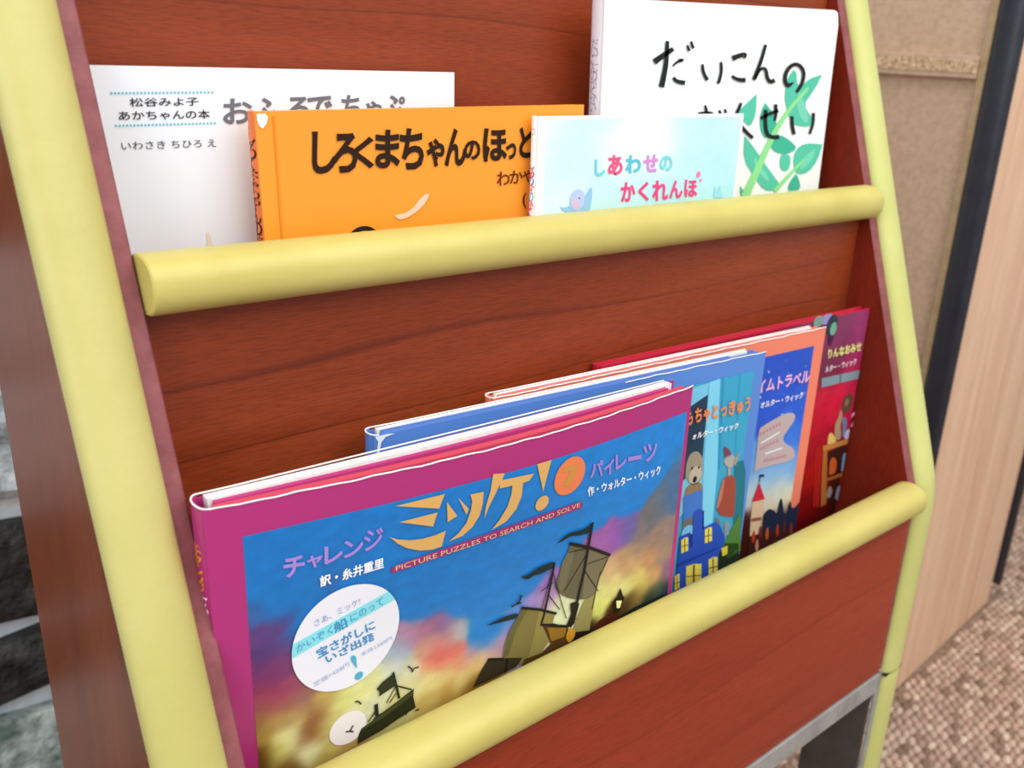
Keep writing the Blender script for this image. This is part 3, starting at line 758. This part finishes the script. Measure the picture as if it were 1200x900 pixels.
b.poly('toy_shop_drawing', [(945, 452), (950, 400), (965, 380), (985, 400), (1000, 432), (980, 450)], (226, 190, 110), 2, R5, k, 2)
b.disc('toy_shop_drawing', (1062, 392), .0046, .0050, (206, 186, 226), 3, R5, k, 16)
b.poly('toy_shop_drawing', [(1075, 412), (1070, 380), (1090, 352), (1116, 360), (1118, 390), (1100, 408)], (236, 120, 180), 2, R5, k, 2)
b.text('toy_shop_drawing', '2', (1080, 350), (1122, 338), (1084, 268), (244, 140, 200), 3, .04, R5, k)
b.poly('toy_shop_drawing', [(918, 462), (1112, 402), (1110, 430), (950, 486), (918, 492)], (198, 130, 62), 3, R5, k)
b.poly('toy_shop_drawing', [(918, 490), (944, 484), (938, 800), (904, 820), (910, 640)], (184, 106, 44), 3, R5, k)
b.poly('toy_shop_drawing', [(944, 500), (1100, 444), (1094, 600), (942, 640)], (56, 26, 16), 2, R5, k)
b.poly('toy_shop_drawing', [(940, 650), (1096, 592), (1094, 614), (938, 670)], (166, 92, 40), 3, R5, k)
b.poly('toy_shop_drawing', [(1106, 430), (1114, 428), (1098, 640), (1088, 642)], (150, 84, 40), 3, R5, k)
b.poly('toy_shop_drawing', [(952, 632), (956, 560), (972, 524), (994, 536), (1000, 570), (988, 624)], (206, 92, 40), 4, R5, k, 2)
b.poly('toy_shop_drawing', [(1024, 612), (1030, 540), (1040, 496), (1056, 510), (1052, 560), (1056, 604)], (120, 150, 186), 4, R5, k, 2)
b.poly('toy_shop_drawing', [(1072, 590), (1076, 480), (1092, 476), (1092, 580)], (176, 90, 60), 4, R5, k, 1)
b.poly('toy_shop_drawing', [(936, 760), (946, 706), (966, 694), (974, 730), (956, 770)], (150, 140, 130), 4, R5, k, 2)
b.poly('toy_shop_drawing', [(986, 770), (1000, 700), (1024, 690), (1036, 730), (1020, 790)], (130, 140, 160), 4, R5, k, 2)
b.poly('toy_shop_drawing', [(1030, 690), (1050, 650), (1084, 632), (1080, 662), (1052, 690)], (166, 160, 150), 4, R5, k, 2)
for x in (880, 892, 903): b.line('toy_shop_drawing', [(x, 470+abs(x-892)), (x-14, 820)], .0016, (206, 40, 34), 2, R5, k)
C2 = (940, 350); k2 = 9.0
b.disc('toy_shop_drawing', (165, 240), .0064, .0048, (120, 156, 140), 2, C2, k2); b.disc('toy_shop_drawing', (260, 215), .0090, .0044, (150, 140, 196), 1, C2, k2)
b.disc('toy_shop_drawing', (322, 315), .0044, .0056, (110, 170, 142), 3, C2, k2); b.disc('toy_shop_drawing', (310, 280), .0076, .0092, (50, 54, 70), 2, C2, k2)
b.disc('toy_shop_drawing', (300, 400), .0040, .0080, (70, 34, 62), 1, C2, k2)
b.text('title_lettering', 'りんなおみせ', (262, 632), (612, 548), (268, 532), (240, 238, 150), 4, .03, C2, k2)
b.text('author_lettering', 'ルター・ウィック', (232, 782), (560, 690), (238, 712), (244, 232, 240), 4, .02, C2, k2)
b.finish()

# --- salmon book
b = Book('salmon-orange large picture book with dark blue night-sky cover, second from right below', (.2035, .0703, -.0883), -.0600, .3140, .2420, .0090, (240, 132, 104), Y_BR,
         board=.0007, layers=layers((244, 130, 118), (238, 104, 108), .009, .314))
ctrl = [((600, -20), (34, 82, 200)), ((850, -20), (34, 82, 196)), ((400, 0), (34, 80, 196)), ((100, 0), (34, 80, 190)), ((850, 200), (36, 92, 212)), ((600, 200), (34, 88, 210)), ((700, 420), (50, 118, 224)),
        ((830, 420), (48, 112, 220)), ((600, 560), (96, 160, 228)), ((800, 560), (86, 146, 226)), ((700, 580), (120, 176, 232)), ((600, 650), (140, 190, 232)), ((780, 630), (150, 196, 232)), ((650, 720), (204, 218, 214)),
        ((790, 700), (214, 222, 208)), ((560, 720), (196, 210, 214)), ((700, 770), (236, 226, 190)), ((780, 770), (230, 222, 190)), ((600, 800), (226, 210, 180)), ((700, 900), (60, 30, 30)), ((600, 960), (90, 30, 20)),
        ((760, 880), (60, 26, 30)), ((500, 960), (70, 28, 20)), ((300, 700), (150, 180, 220)), ((200, 900), (80, 40, 30))]
x1_, z1_ = b.uv((780+870/5, 430-124/5)); 
b.paint('cover_picture', (.016, x1_, .012, z1_), ctrl, .008, .003, .0022, R5, k, .03)
rng_ = random.Random(4)
for _ in range(46):
    sx, sz = rng_.uniform(.185, x1_-.003), rng_.uniform(z1_-.085, z1_-.003)
    r_ = rng_.choice((.0004, .0005, .0009)); b.local_poly('star_print', [(sx+r_*math.cos(a), sz+r_*math.sin(a)) for a in (0, 1.05, 2.1, 3.14, 4.2, 5.2)], (190, 214, 240), 1)
C3 = (740, 340)
b.text('title_lettering', 'イムトラベル', (584, 486), (830, 430), (590, 424), (244, 186, 226), 2, .034, C3, 4)
b.text('author_lettering', 'オルター・ウィック', (600, 556), (800, 505), (604, 524), (248, 250, 255), 2, .024, C3, 4)
FL = (870, 470); kf = 10.0
b.poly('banner_print', [(130, 825), (150, 700), (185, 340), (215, 300), (400, 190), (520, 135), (585, 135), (618, 170), (600, 230), (530, 330), (475, 410), (470, 460), (505, 500), (580, 540), (612, 610), (600, 660), (540, 700), (420, 730), (220, 780)],
       (192, 172, 174), 2, FL, kf, 1)
b.line('banner_print', [(210, 490), (430, 360)], .0013, (236, 240, 240), 3, FL, kf); b.line('banner_print', [(260, 615), (460, 545)], .0013, (236, 240, 240), 3, FL, kf)
for p0, p1, w_ in (((195, 390), (455, 250), 7), ((200, 560), (425, 450), 6), ((245, 700), (515, 640), 8)):
    for q in range(w_):
        u = q/w_; x = p0[0]+(p1[0]-p0[0])*u; y = p0[1]+(p1[1]-p0[1])*u; s_ = (p1[0]-p0[0])/w_
        b.line('banner_print', [(x, y), (x+s_*.7, y-s_*.32)], .0009, (208, 130, 142), 3, FL, kf)
        b.line('banner_print', [(x+s_*.35, y-34), (x+s_*.35, y+14)], .0008, (208, 130, 142), 3, FL, kf)
R6 = (780, 560)
b.poly('castle_drawing', [(545, 22), (502, 140), (540, 132), (578, 122)], (206, 40, 60), 3, R6, 5)
b.poly('castle_drawing', [(506, 138), (572, 124), (560, 330), (486, 400), (496, 240)], (222, 190, 156), 2, R6, 5)
b.poly('castle_drawing', [(500, 236), (560, 226), (558, 246), (498, 256)], (150, 90, 70), 3, R6, 5)
b.line('castle_drawing', [(547, 22), (549, -20)], .0010, (40, 40, 60), 3, R6, 5); b.poly('castle_drawing', [(549, -20), (575, -24), (572, -8), (550, -6)], (30, 34, 60), 3, R6, 5)
b.poly('castle_drawing', [(552, 330), (556, 250), (575, 205), (605, 178), (634, 190), (650, 214), (660, 150), (676, 108), (686, 160), (688, 204), (706, 214), (716, 160), (730, 128), (736, 180), (760, 166), (792, 128), (776, 340)], (28, 38, 62), 2, R6, 5, 1)
b.poly('castle_drawing', [(470, 470), (490, 340), (600, 310), (778, 290), (770, 420), (480, 520)], (70, 30, 24), 3, R6, 5)
for i_, (x, y, c) in enumerate(((500, 350, (190, 60, 30)), (540, 320, (120, 40, 30)), (580, 330, (200, 90, 40)), (610, 350, (60, 30, 40)), (640, 310, (170, 60, 30)), (680, 290, (90, 40, 40)), (720, 300, (140, 50, 30)), (520, 400, (210, 150, 120)))):
    b.poly('castle_drawing', [(x, y), (x+8, y-40), (x+18, y-44), (x+20, y+20), (x+4, y+34)], c, 4, R6, 5, 1)
b.finish()

# --- blue book
b = Book('periwinkle blue large picture book with orange title, a bear and a puppet on its cover', (.1195, .0617, -.0883), -.0746, .3045, .2415, .0118, (88, 138, 216), Y_BR, wear=.55,
         board=.0007, layers=layers((84, 130, 208), (76, 120, 200), .0118, .3045))
b.poly('cover_picture', [(104/5+740-60, 470), (883, 434), (871, 592), (868, 640), (780, 720), (690, 700)], (58, 168, 206), 0)
x0_, z0_ = b.uv((883.5, 434.5))
b.parts['cover_picture'] = []
b.local_poly('cover_picture', [(.016, .012), (x0_, .012), (x0_, z0_), (.016, z0_)], (62, 164, 202), 0)
def P5(pts, c, l=1, sm=0, part='toy_drawing'): b.poly(part, pts, c, l, R5, 5, sm)
def P6(pts, c, l=1, sm=0, part='toy_drawing'): b.poly(part, pts, c, l, R6, 5, sm)
P5([(60, 200), (170, 118), (320, 70), (290, 640), (60, 900)], (120, 200, 232), 1)
P5([(100, 260), (245, 160), (212, 560), (60, 700)], (36, 62, 84), 2)
P5([(252, 90), (312, 66), (300, 600), (262, 1000), (206, 1000), (220, 560)], (128, 210, 240), 3)
P5([(330, 62), (342, 60), (318, 600), (306, 600)], (46, 150, 194), 1); P5([(430, 40), (440, 38), (412, 500), (402, 500)], (52, 156, 198), 1)
P5([(400, 560), (470, 540), (455, 820), (430, 1000), (390, 1000)], (36, 116, 132), 2, 1)
P5([(112, 640), (118, 560), (140, 505), (180, 488), (212, 520), (216, 600), (205, 660), (180, 690), (140, 690)], (160, 150, 130), 3, 2)
P5([(104, 760), (120, 690), (200, 670), (214, 700), (210, 760)], (146, 122, 88), 3, 1)
b.disc('toy_drawing', (170, 630), .0062, .0066, (192, 184, 164), 4, R5, 5); b.disc('toy_drawing', (166, 656), .0020, .0026, (30, 26, 26), 5, R5, 5, 12)
b.disc('toy_drawing', (150, 590), .0009, .0011, (30, 26, 26), 5, R5, 5, 8); b.disc('toy_drawing', (190, 585), .0009, .0011, (30, 26, 26), 5, R5, 5, 8)
P5([(100, 760), (206, 712), (212, 780), (205, 850), (98, 900)], (70, 122, 206), 4)
P5([(206, 780), (216, 900), (160, 1000), (90, 1040), (96, 900)], (112, 108, 108), 3)
P5([(336, 462), (362, 474), (386, 508), (342, 545)], (128, 66, 92), 4, 1)
P5([(336, 550), (346, 522), (384, 508), (404, 528), (400, 566), (376, 592), (350, 580)], (176, 170, 164), 4, 2)
P5([(392, 552), (434, 486), (404, 580)], (168, 156, 140), 4); P5([(360, 590), (378, 590), (376, 640), (358, 640)], (168, 160, 156), 4)
P5([(336, 650), (370, 628), (398, 636), (408, 700), (396, 870), (384, 880), (294, 862), (304, 760)], (158, 74, 58), 4, 1)
P5([(330, 660), (342, 654), (326, 760), (300, 830), (292, 820), (308, 740)], (190, 120, 96), 5)
P6([(286, 230), (310, 234), (320, 280), (300, 300)], (120, 120, 126), 4); P6([(340, 250), (372, 262), (366, 330), (340, 340)], (140, 150, 160), 4)
P6([(430, 206), (436, 220), (440, 420), (360, 470), (330, 400), (380, 300)], (84, 132, 60), 5, 0)
P6([(290, 480), (340, 380), (420, 380), (440, 470), (330, 560), (280, 580)], (34, 52, 30), 5)
P6([(84, 336), (96, 296), (130, 270), (156, 276), (160, 330)], (120, 190, 230), 5, 1)
P6([(66, 480), (78, 340), (134, 316), (150, 330), (158, 200), (186, 178), (216, 186), (216, 286), (290, 252), (320, 290), (342, 356), (322, 410), (306, 440), (296, 600), (40, 720)], (44, 82, 188), 6)
P6([(134, 318), (150, 330), (150, 400), (136, 400)], (28, 52, 130), 7); P6([(210, 190), (218, 190), (218, 300), (208, 300)], (28, 52, 130), 7)
P6([(60, 500), (300, 400), (300, 410), (60, 520)], (34, 64, 156), 7)
def win(x, y, w_, h_):
    P6([(x, y+8), (x+w_*.5, y-6), (x+w_, y-8), (x+w_, y+h_-16), (x, y+h_)], (238, 222, 96), 8)
    P6([(x+w_*.44, y), (x+w_*.56, y-2), (x+w_*.56, y+h_-8), (x+w_*.44, y+h_-8)], (120, 90, 30), 9)
    P6([(x, y+h_*.5), (x+w_, y+h_*.5-10), (x+w_, y+h_*.5-5), (x, y+h_*.5+5)], (120, 90, 30), 9)
win(84, 352, 40, 86); win(222, 292, 42, 88); win(112, 506, 90, 130); win(244, 466, 52, 110); win(46, 566, 28, 90)
P6([(318, 408), (356, 392), (354, 440), (326, 456)], (228, 206, 70), 8)
b.text('title_lettering', 'ちゃとっきゅう', (160, 330), (485, 255), (164, 238), (240, 138, 82), 10, .036, R5, 5)
b.text('title_lettering', 'おも', (66, 352), (148, 333), (70, 260), (240, 138, 82), 10, .036, R5, 5)
b.text('author_lettering', 'ォルター・ウィック', (146, 424), (414, 358), (150, 384), (250, 252, 255), 10, .026, R5, 5)
b.local_poly('worn_corner', [(.0005, .2412), (.0080, .2413), (.0120, .2406), (.0065, .2398), (.0040, .2372), (.0026, .2310), (.0012, .2312), (.0022, .2380)], (232, 240, 248), 1)
b.finish()

# --- front book
b = Book('magenta-bordered large picture book in front, with gold title and pirate ships at sunset', (.0180, .0320, -.0883), -.0390, .3050, .2415, .0172, (178, 48, 120), Y_BR, bow=.0125,
         board=.0008, layers=[('front_board', .0010, .0058, .006, .300, .0010, (216, 78, 100)), ('jacket_flap', .0074, .0106, .008, .290, .0014, (196, 60, 128)), ('page_block', .0110, .0164, .006, .297, .0006, None)])
A5 = (540, 580); k5 = 3.75
sea = []
def c(x, y, *rgb): sea.append(((x, y), rgb))
for x, y in ((285, 640), (330, 650), (300, 690), (360, 620), (420, 600), (500, 560), (560, 600), (620, 560), (700, 520), (780, 500), (640, 620), (700, 590), (760, 550), (740, 580), (520, 640), (470, 660), (560, 650), (600, 640), (440, 700),
             (480, 700), (520, 690), (540, 710), (560, 720), (580, 740), (590, 700), (620, 680), (650, 640), (320, 715), (350, 740), (500, 715), (560, 742), (566, 752)):
    c(x, y, 20, 116+int((x-285)*.035), 192+int((x-285)*.05))
for d in ((290, 722, 50, 100, 164), (300, 745, 96, 62, 122), (320, 736, 88, 64, 124), (340, 752, 88, 66, 126), (300, 765, 84, 56, 118), (296, 785, 110, 50, 108), (320, 790, 122, 48, 102), (336, 776, 120, 60, 110), (300, 806, 140, 44, 92),
          (325, 812, 150, 52, 90), (345, 802, 150, 70, 100), (300, 826, 156, 66, 84), (330, 828, 164, 84, 84), (350, 820, 150, 100, 90), (302, 846, 150, 100, 64), (330, 846, 176, 140, 80), (350, 842, 186, 156, 96), (368, 836, 150, 100, 66),
          (362, 858, 140, 86, 50), (372, 852, 148, 92, 52), (380, 820, 196, 170, 96), (400, 818, 214, 210, 130), (420, 812, 226, 222, 140), (440, 800, 228, 224, 156), (455, 790, 206, 216, 190), (310, 866, 166, 130, 60), (335, 866, 226, 220, 140),
          (345, 862, 242, 240, 190), (330, 880, 206, 196, 100), (362, 880, 238, 236, 180), (385, 850, 206, 200, 120), (395, 872, 206, 190, 110), (310, 888, 110, 70, 22), (300, 894, 84, 50, 16), (340, 896, 130, 90, 40), (380, 888, 196, 176, 90), (400, 880, 186, 150, 80),
          (470, 764, 156, 176, 204), (480, 748, 176, 132, 164), (466, 778, 196, 196, 190), (495, 742, 176, 112, 140), (505, 736, 150, 96, 140), (500, 756, 206, 150, 130), (520, 738, 136, 104, 156), (532, 742, 170, 170, 176), (520, 752, 206, 130, 120),
          (515, 766, 216, 92, 92), (505, 778, 220, 140, 110), (530, 766, 214, 110, 100), (540, 776, 220, 150, 120), (526, 786, 232, 206, 130), (545, 792, 226, 206, 130), (500, 796, 228, 216, 146), (480, 786, 214, 210, 170), (478, 806, 226, 220, 160),
          (500, 820, 206, 180, 100), (530, 806, 196, 160, 80), (555, 800, 150, 110, 40), (470, 826, 216, 206, 140), (440, 826, 224, 222, 180), (425, 830, 222, 222, 170), (455, 842, 200, 190, 120), (425, 800, 226, 226, 160), (560, 776, 230, 200, 120),
          (570, 770, 220, 170, 140), (556, 764, 206, 150, 160), (575, 756, 150, 146, 190), (586, 750, 196, 140, 160), (596, 742, 130, 130, 196), (606, 720, 84, 130, 200), (625, 706, 150, 130, 196), (640, 700, 190, 150, 190), (650, 712, 214, 216, 176),
          (660, 720, 222, 228, 180), (672, 716, 218, 222, 176), (640, 690, 150, 110, 180), (690, 700, 216, 222, 140), (700, 716, 220, 222, 120), (706, 696, 222, 220, 130), (716, 686, 216, 200, 130), (700, 680, 206, 196, 130), (712, 668, 206, 170, 120),
          (700, 655, 176, 130, 130), (708, 640, 160, 96, 170), (722, 632, 150, 90, 176), (735, 624, 110, 96, 166), (730, 650, 186, 146, 110), (745, 640, 160, 132, 110), (750, 624, 130, 116, 120), (765, 606, 110, 110, 116), (776, 596, 96, 112, 130),
          (785, 590, 70, 110, 150), (770, 630, 156, 126, 110), (780, 620, 146, 124, 116), (740, 660, 200, 160, 110), (760, 656, 190, 140, 100), (775, 650, 156, 126, 110), (745, 676, 210, 190, 110), (765, 676, 196, 150, 96), (780, 668, 136, 96, 130),
          (730, 690, 220, 210, 130), (752, 690, 200, 180, 96), (770, 690, 90, 96, 76), (745, 702, 130, 104, 50), (760, 700, 50, 60, 50), (775, 696, 28, 56, 66), (735, 712, 80, 60, 30), (720, 720, 70, 40, 20), (690, 740, 60, 40, 20)):
    c(*d)
bx0, bz1 = b.uv((284, 629)); bx1, _z = b.uv((805, 481))
b.paint('cover_picture', (bx0, bx1, .012, bz1), sea, .0042, .0035, .0015, grain=.04, seed=3)
# title
Z3 = (440, 500); k = 3.3333; GOLD = (226, 176, 104)
def g(pts, sm=0, c=GOLD, part='title_lettering', l=3): b.poly(part, pts, c, l, Z3, k, sm)
g([(75, 308), (268, 261), (246, 318)]); g([(90, 371), (240, 333), (222, 388)])
g([(54, 430), (85, 438), (130, 442), (180, 436), (230, 422), (272, 404), (256, 466), (220, 478), (170, 482), (120, 472), (86, 456)])
g([(276, 292), (317, 347), (279, 371)]); g([(320, 275), (362, 320), (352, 342)])
g([(368, 263), (420, 252), (416, 300), (404, 345), (376, 390), (338, 424), (283, 447), (322, 414), (352, 374), (370, 325), (375, 290)])
g([(457, 183), (503, 180), (486, 218), (462, 268), (440, 312), (422, 358), (428, 310), (446, 250)])
g([(484, 208), (617, 181), (598, 209), (574, 218), (568, 270), (546, 322), (508, 368), (450, 403), (482, 362), (512, 312), (528, 262), (532, 228), (482, 240)])
g([(628, 145), (685, 128), (668, 190), (652, 252), (642, 205)]); b.disc('title_lettering', (648, 297), .0047, .0047, GOLD, 3, Z3, k)
b.disc('volume_mark', (757, 191), .0116, .0120, (240, 132, 84), 3, Z3, k, 36); b.text('volume_mark', '7', (728, 236), (790, 222), (730, 158), (208, 152, 74), 4, .05, Z3, k)
LIL = (168, 138, 218)
for ch, x0, y0, x1, y1 in (('チ', 445, 442, 545, 542), ('ャ', 556, 438, 630, 498), ('レ', 636, 394, 724, 478), ('ン', 726, 366, 820, 448), ('ジ', 822, 314, 912, 416)):
    b.box_text('subtitle_lettering', ch, x0, y0, x1, y1, LIL, 3, .034, (220, 540), 4.0, 8)
for ch, x0, y0, x1, y1 in (('パ', 835, 132, 887, 196), ('イ', 888, 126, 930, 186), ('レ', 934, 104, 978, 164), ('ー', 984, 112, 1036, 130), ('ツ', 1042, 64, 1098, 134)):
    b.box_text('volume_lettering', ch, x0, y0, x1, y1, LIL, 3, .03, Z3, k, 5)
b.text('translator_lettering', '訳・糸井重里', (374.6, 688), (449, 665), (374, 674.5), (250, 250, 252), 3, .03)
b.text('author_lettering', '作・ウォルター・ウィック', (688, 581.5), (773.6, 555), (687.4, 570.5), (250, 250, 252), 3, .024)
p4 = [(457.6, 664), (681.3, 586.2), (681.6, 594.2), (458.4, 671.6)]
b.poly('subtitle_band', [(457.4, 667.6), (458.6, 664)]+[(459+222*i/12, 663.2-(663.2-586.4)*i/12) for i in range(1, 12)]+[(681, 586.6), (682, 590), (681, 594.6)]+[(681-222*i/12, 594.8+(671.4-594.8)*i/12) for i in range(1, 12)]+[(458.6, 671)], (164, 54, 118), 3)
b.text('subtitle_band', 'PICTURE PUZZLES TO SEARCH AND SOLVE', (463, 668.4), (678.5, 593.2), (462.6, 662.6), (240, 200, 150), 4, 0)
# spine
for i, ch in enumerate('チャレンジ'): b.spine_text('spine_lettering', ch, 241.5+i*1.3, 653+i*11.2, .0085, .0078, (226, 140, 40), .02)
for i, ch in enumerate('ミッケ'): b.spine_text('spine_lettering', ch, 249.6+i*2, 716+i*17, .0110, .0110, (240, 232, 240), .04)
# ships
def sh(pts, c_, l=3, sm=0, part='ship_drawing'): b.poly(part, pts, c_, l, A5, k5, sm)
sh([(480, 215), (560, 222), (645, 262), (634, 300), (610, 350), (585, 440), (530, 460), (468, 452), (430, 430), (408, 400), (424, 360), (442, 300)], (104, 98, 74), 3, 1)
sh([(560, 225), (642, 262), (610, 350), (588, 430), (530, 456), (540, 340)], (122, 112, 86), 4)
sh([(440, 300), (470, 240), (500, 240), (470, 340), (450, 420), (420, 412)], (118, 110, 84), 4, 1)
sh([(540, 460), (590, 430), (576, 510), (560, 600), (520, 618), (486, 610), (506, 540)], (150, 140, 84), 4)
sh([(268, 495), (340, 500), (412, 516), (400, 560), (384, 640), (350, 690), (262, 742), (180, 716), (188, 660), (208, 600), (236, 550)], (128, 116, 64), 3)
sh([(340, 502), (408, 516), (384, 640), (350, 690), (290, 720), (316, 620)], (146, 132, 72), 4); sh([(268, 497), (292, 498), (236, 600), (206, 700), (184, 712), (206, 602)], (104, 96, 58), 4)
sh([(352, 566), (400, 560), (464, 576), (480, 620), (470, 650), (384, 700), (262, 755), (276, 718), (352, 690), (392, 650)], (84, 56, 20), 5)
sh([(376, 580), (460, 580), (450, 620), (392, 640)], (150, 110, 36), 6)
sh([(470, 650), (490, 600), (570, 590), (590, 610), (560, 640), (470, 690)], (40, 26, 16), 5)
sh([(116, 720), (180, 714), (268, 712), (240, 752), (130, 806), (52, 842), (84, 772)], (54, 46, 28), 4); sh([(196, 718), (204, 716), (196, 776), (188, 780)], (24, 20, 14), 5)
sh([(468, 585), (482, 582), (500, 590), (494, 624), (470, 650), (456, 622)], (206, 150, 40), 6, 1)
sh([(476, 472), (500, 466), (516, 474), (504, 520), (494, 560), (478, 580), (462, 566), (480, 520)], (34, 26, 20), 6)
DK = (34, 28, 26)
def ln(pts, w_, l=6, c_=DK): b.line('ship_drawing', pts, w_, c_, l, A5, k5)
ln([(574, 118), (560, 200), (538, 330), (502, 490)], .0022); ln([(407, 296), (384, 420), (362, 520), (350, 560)], .0016); ln([(472, 210), (560, 228), (652, 262)], .0020); ln([(260, 492), (340, 500), (416, 518)], .0016)
ln([(114, 718), (182, 716)], .0014); ln([(345, 566), (470, 574)], .0016)
for p, q in (((648, 262), (610, 350)), ((610, 330), (572, 500)), ((560, 240), (450, 420)), ((560, 230), (470, 250)), ((552, 300), (640, 270)), ((400, 330), (350, 500)), ((400, 330), (460, 540)), ((404, 380), (350, 420)), ((384, 440), (430, 500)), ((540, 330), (600, 420))):
    ln([p, q], .0006, 5)
FLG = (30, 46, 50)
sh([(416, 213), (440, 190), (470, 165), (508, 156), (545, 144), (575, 118), (572, 148), (552, 168), (512, 176), (480, 178), (450, 196)], FLG, 5, 1)
sh([(260, 358), (300, 344), (330, 320), (372, 300), (412, 288), (408, 316), (380, 326), (350, 344), (318, 350), (288, 371)], FLG, 5, 1)
sh([(106, 571), (150, 550), (190, 530), (250, 514), (242, 538), (204, 548), (160, 560)], FLG, 5, 1)
for pts in ([(218, 488), (240, 476), (256, 462), (262, 436)], [(240, 476), (262, 470)]): ln(pts, .0012, 5, FLG)
sh([(570, 600), (596, 556), (630, 530), (672, 518), (704, 534), (650, 580), (600, 615)], (78, 30, 16), 5, 1)
sh([(668, 462), (680, 446), (696, 404), (708, 440), (716, 450), (702, 470), (694, 500), (674, 516), (676, 490), (664, 488)], (30, 26, 20), 6); sh([(678, 462), (702, 460), (694, 492), (680, 494)], (250, 240, 170), 7)
sh([(700, 530), (760, 490), (890, 434), (889, 470), (700, 560)], (24, 40, 36), 4)
Z7 = (290, 690); k7 = 4.4444
def s7(pts, c_, l=3, sm=0, part='small_ship_drawing'): b.poly(part, pts, c_, l, Z7, k7, sm)
def l7(pts, w_, l=5, c_=(40, 44, 28)): b.line('small_ship_drawing', pts, w_, c_, l, Z7, k7)
b.disc('sun_print', (522, 722), .0106, .0098, (246, 238, 238), 2, Z7, k7, 36)
s7([(570, 804), (574, 760), (590, 722), (640, 690), (664, 660), (700, 640), (770, 588), (862, 516), (860, 560), (872, 615), (800, 660), (700, 730)], (44, 46, 22), 4)
s7([(590, 722), (700, 644), (860, 522), (858, 548), (700, 668), (584, 738)], (70, 72, 38), 5)
s7([(668, 516), (700, 480), (756, 436), (768, 498), (726, 526), (680, 556), (684, 534)], (48, 52, 30), 5)
l7([(754, 430), (786, 566)], .0014); l7([(665, 596), (670, 655)], .0022); l7([(770, 500), (850, 520)], .0008); l7([(766, 505), (720, 590)], .0006); l7([(770, 540), (735, 590)], .0006); l7([(664, 630), (624, 690)], .0008)
for x in (775, 800, 820, 870, 880): l7([(x, 672-(x-775)*.4), (x+10, 640-(x-775)*.2)], .0008)
for pts in ([(832, 398), (850, 412), (854, 430), (862, 410), (888, 403)], [(556, 584), (572, 581), (588, 596)], [(508, 740), (530, 736), (546, 706)], [(530, 736), (548, 740)]): l7(pts, .0009, 5, (70, 60, 50))
# sticker
cx_, cz_ = b.uv((404, 747)); R_ = .0355
px_l, _ = b.uv((340.8, 765)); px_r, _ = b.uv((466.5, 732)); R_ = (px_r-px_l)/2; cx_ = (px_l+px_r)/2
_, zt = b.uv((418, 683.2)); _, zb = b.uv((388, 812)); cz_ = (zt+zb)/2; Rz = (zt-zb)/2
b.local_poly('round_sticker', [(cx_+R_*math.cos(2*math.pi*i/64), cz_+Rz*math.sin(2*math.pi*i/64)) for i in range(64)], (240, 240, 250), 4)
a0, a1 = b.uv((341, 755)), b.uv((449.5, 694.5)); c0, c1 = b.uv((341, 771)), b.uv((458, 703.5))
def on_disc(p, q):
    """clip segment p-q (extended) to the sticker's rim"""
    ux, uz = (p[0]-cx_)/R_, (p[1]-cz_)/Rz; vx, vz = (q[0]-p[0])/R_, (q[1]-p[1])/Rz
    A = vx*vx+vz*vz; B = 2*(ux*vx+uz*vz); C = ux*ux+uz*uz-.998; D = math.sqrt(max(0, B*B-4*A*C))
    return [(p[0]+(q[0]-p[0])*t, p[1]+(q[1]-p[1])*t) for t in ((-B-D)/2/A, (-B+D)/2/A)]
t0, t1 = on_disc(a0, a1); u0, u1 = on_disc(c0, c1)
def arc(p, q, n=5):
    A = math.atan2((p[1]-cz_)/Rz, (p[0]-cx_)/R_); B = math.atan2((q[1]-cz_)/Rz, (q[0]-cx_)/R_)
    if B-A > math.pi: B -= 2*math.pi
    if A-B > math.pi: B += 2*math.pi
    return [(cx_+R_*.999*math.cos(A+(B-A)*i/n), cz_+Rz*.999*math.sin(A+(B-A)*i/n)) for i in range(1, n)]
b.local_poly('round_sticker', [t0, t1]+arc(t1, u1)+[u1, u0]+arc(u0, t0), (142, 228, 240), 5)
SB = (66, 148, 204)
b.text('sticker_lettering', 'さあ、ミッケ!', (368, 733.5), (421.5, 706.5), (366.3, 726), (150, 170, 214), 6, 0)
b.text('sticker_lettering', 'かいぞく', (346.6, 764.5), (389.5, 740), (345, 755.5), (84, 172, 214), 6, .012)
b.text('sticker_lettering', '船', (391.5, 741.5), (407.5, 733), (388.6, 729.6), SB, 6, .03)
b.text('sticker_lettering', 'にのって', (410.5, 728.5), (449, 706.5), (408.4, 720), (84, 172, 214), 6, .012)
b.text('sticker_lettering', '宝さがしに', (371.5, 771), (439, 735), (368.5, 760), SB, 6, .024)
b.text('sticker_lettering', 'いざ出発', (382, 777), (438.5, 748.5), (379, 767), SB, 6, .024)
b.text('sticker_lettering', '定価1428円', (367, 804), (408.6, 779), (365.4, 798.6), (170, 186, 218), 6, 0)
b.text('sticker_lettering', '本体1360円', (422.6, 768.6), (458.6, 748.2), (421.2, 763.8), (178, 192, 220), 6, 0)
s7([(532, 352), (540, 341), (552, 342), (562, 352), (562, 380), (567, 413), (548, 388), (534, 370)], (84, 180, 206), 6, 1, 'sticker_lettering')
b.disc('sticker_lettering', (575, 447), .0024, .0024, (84, 180, 206), 6, Z7, k7, 16)
b.finish()
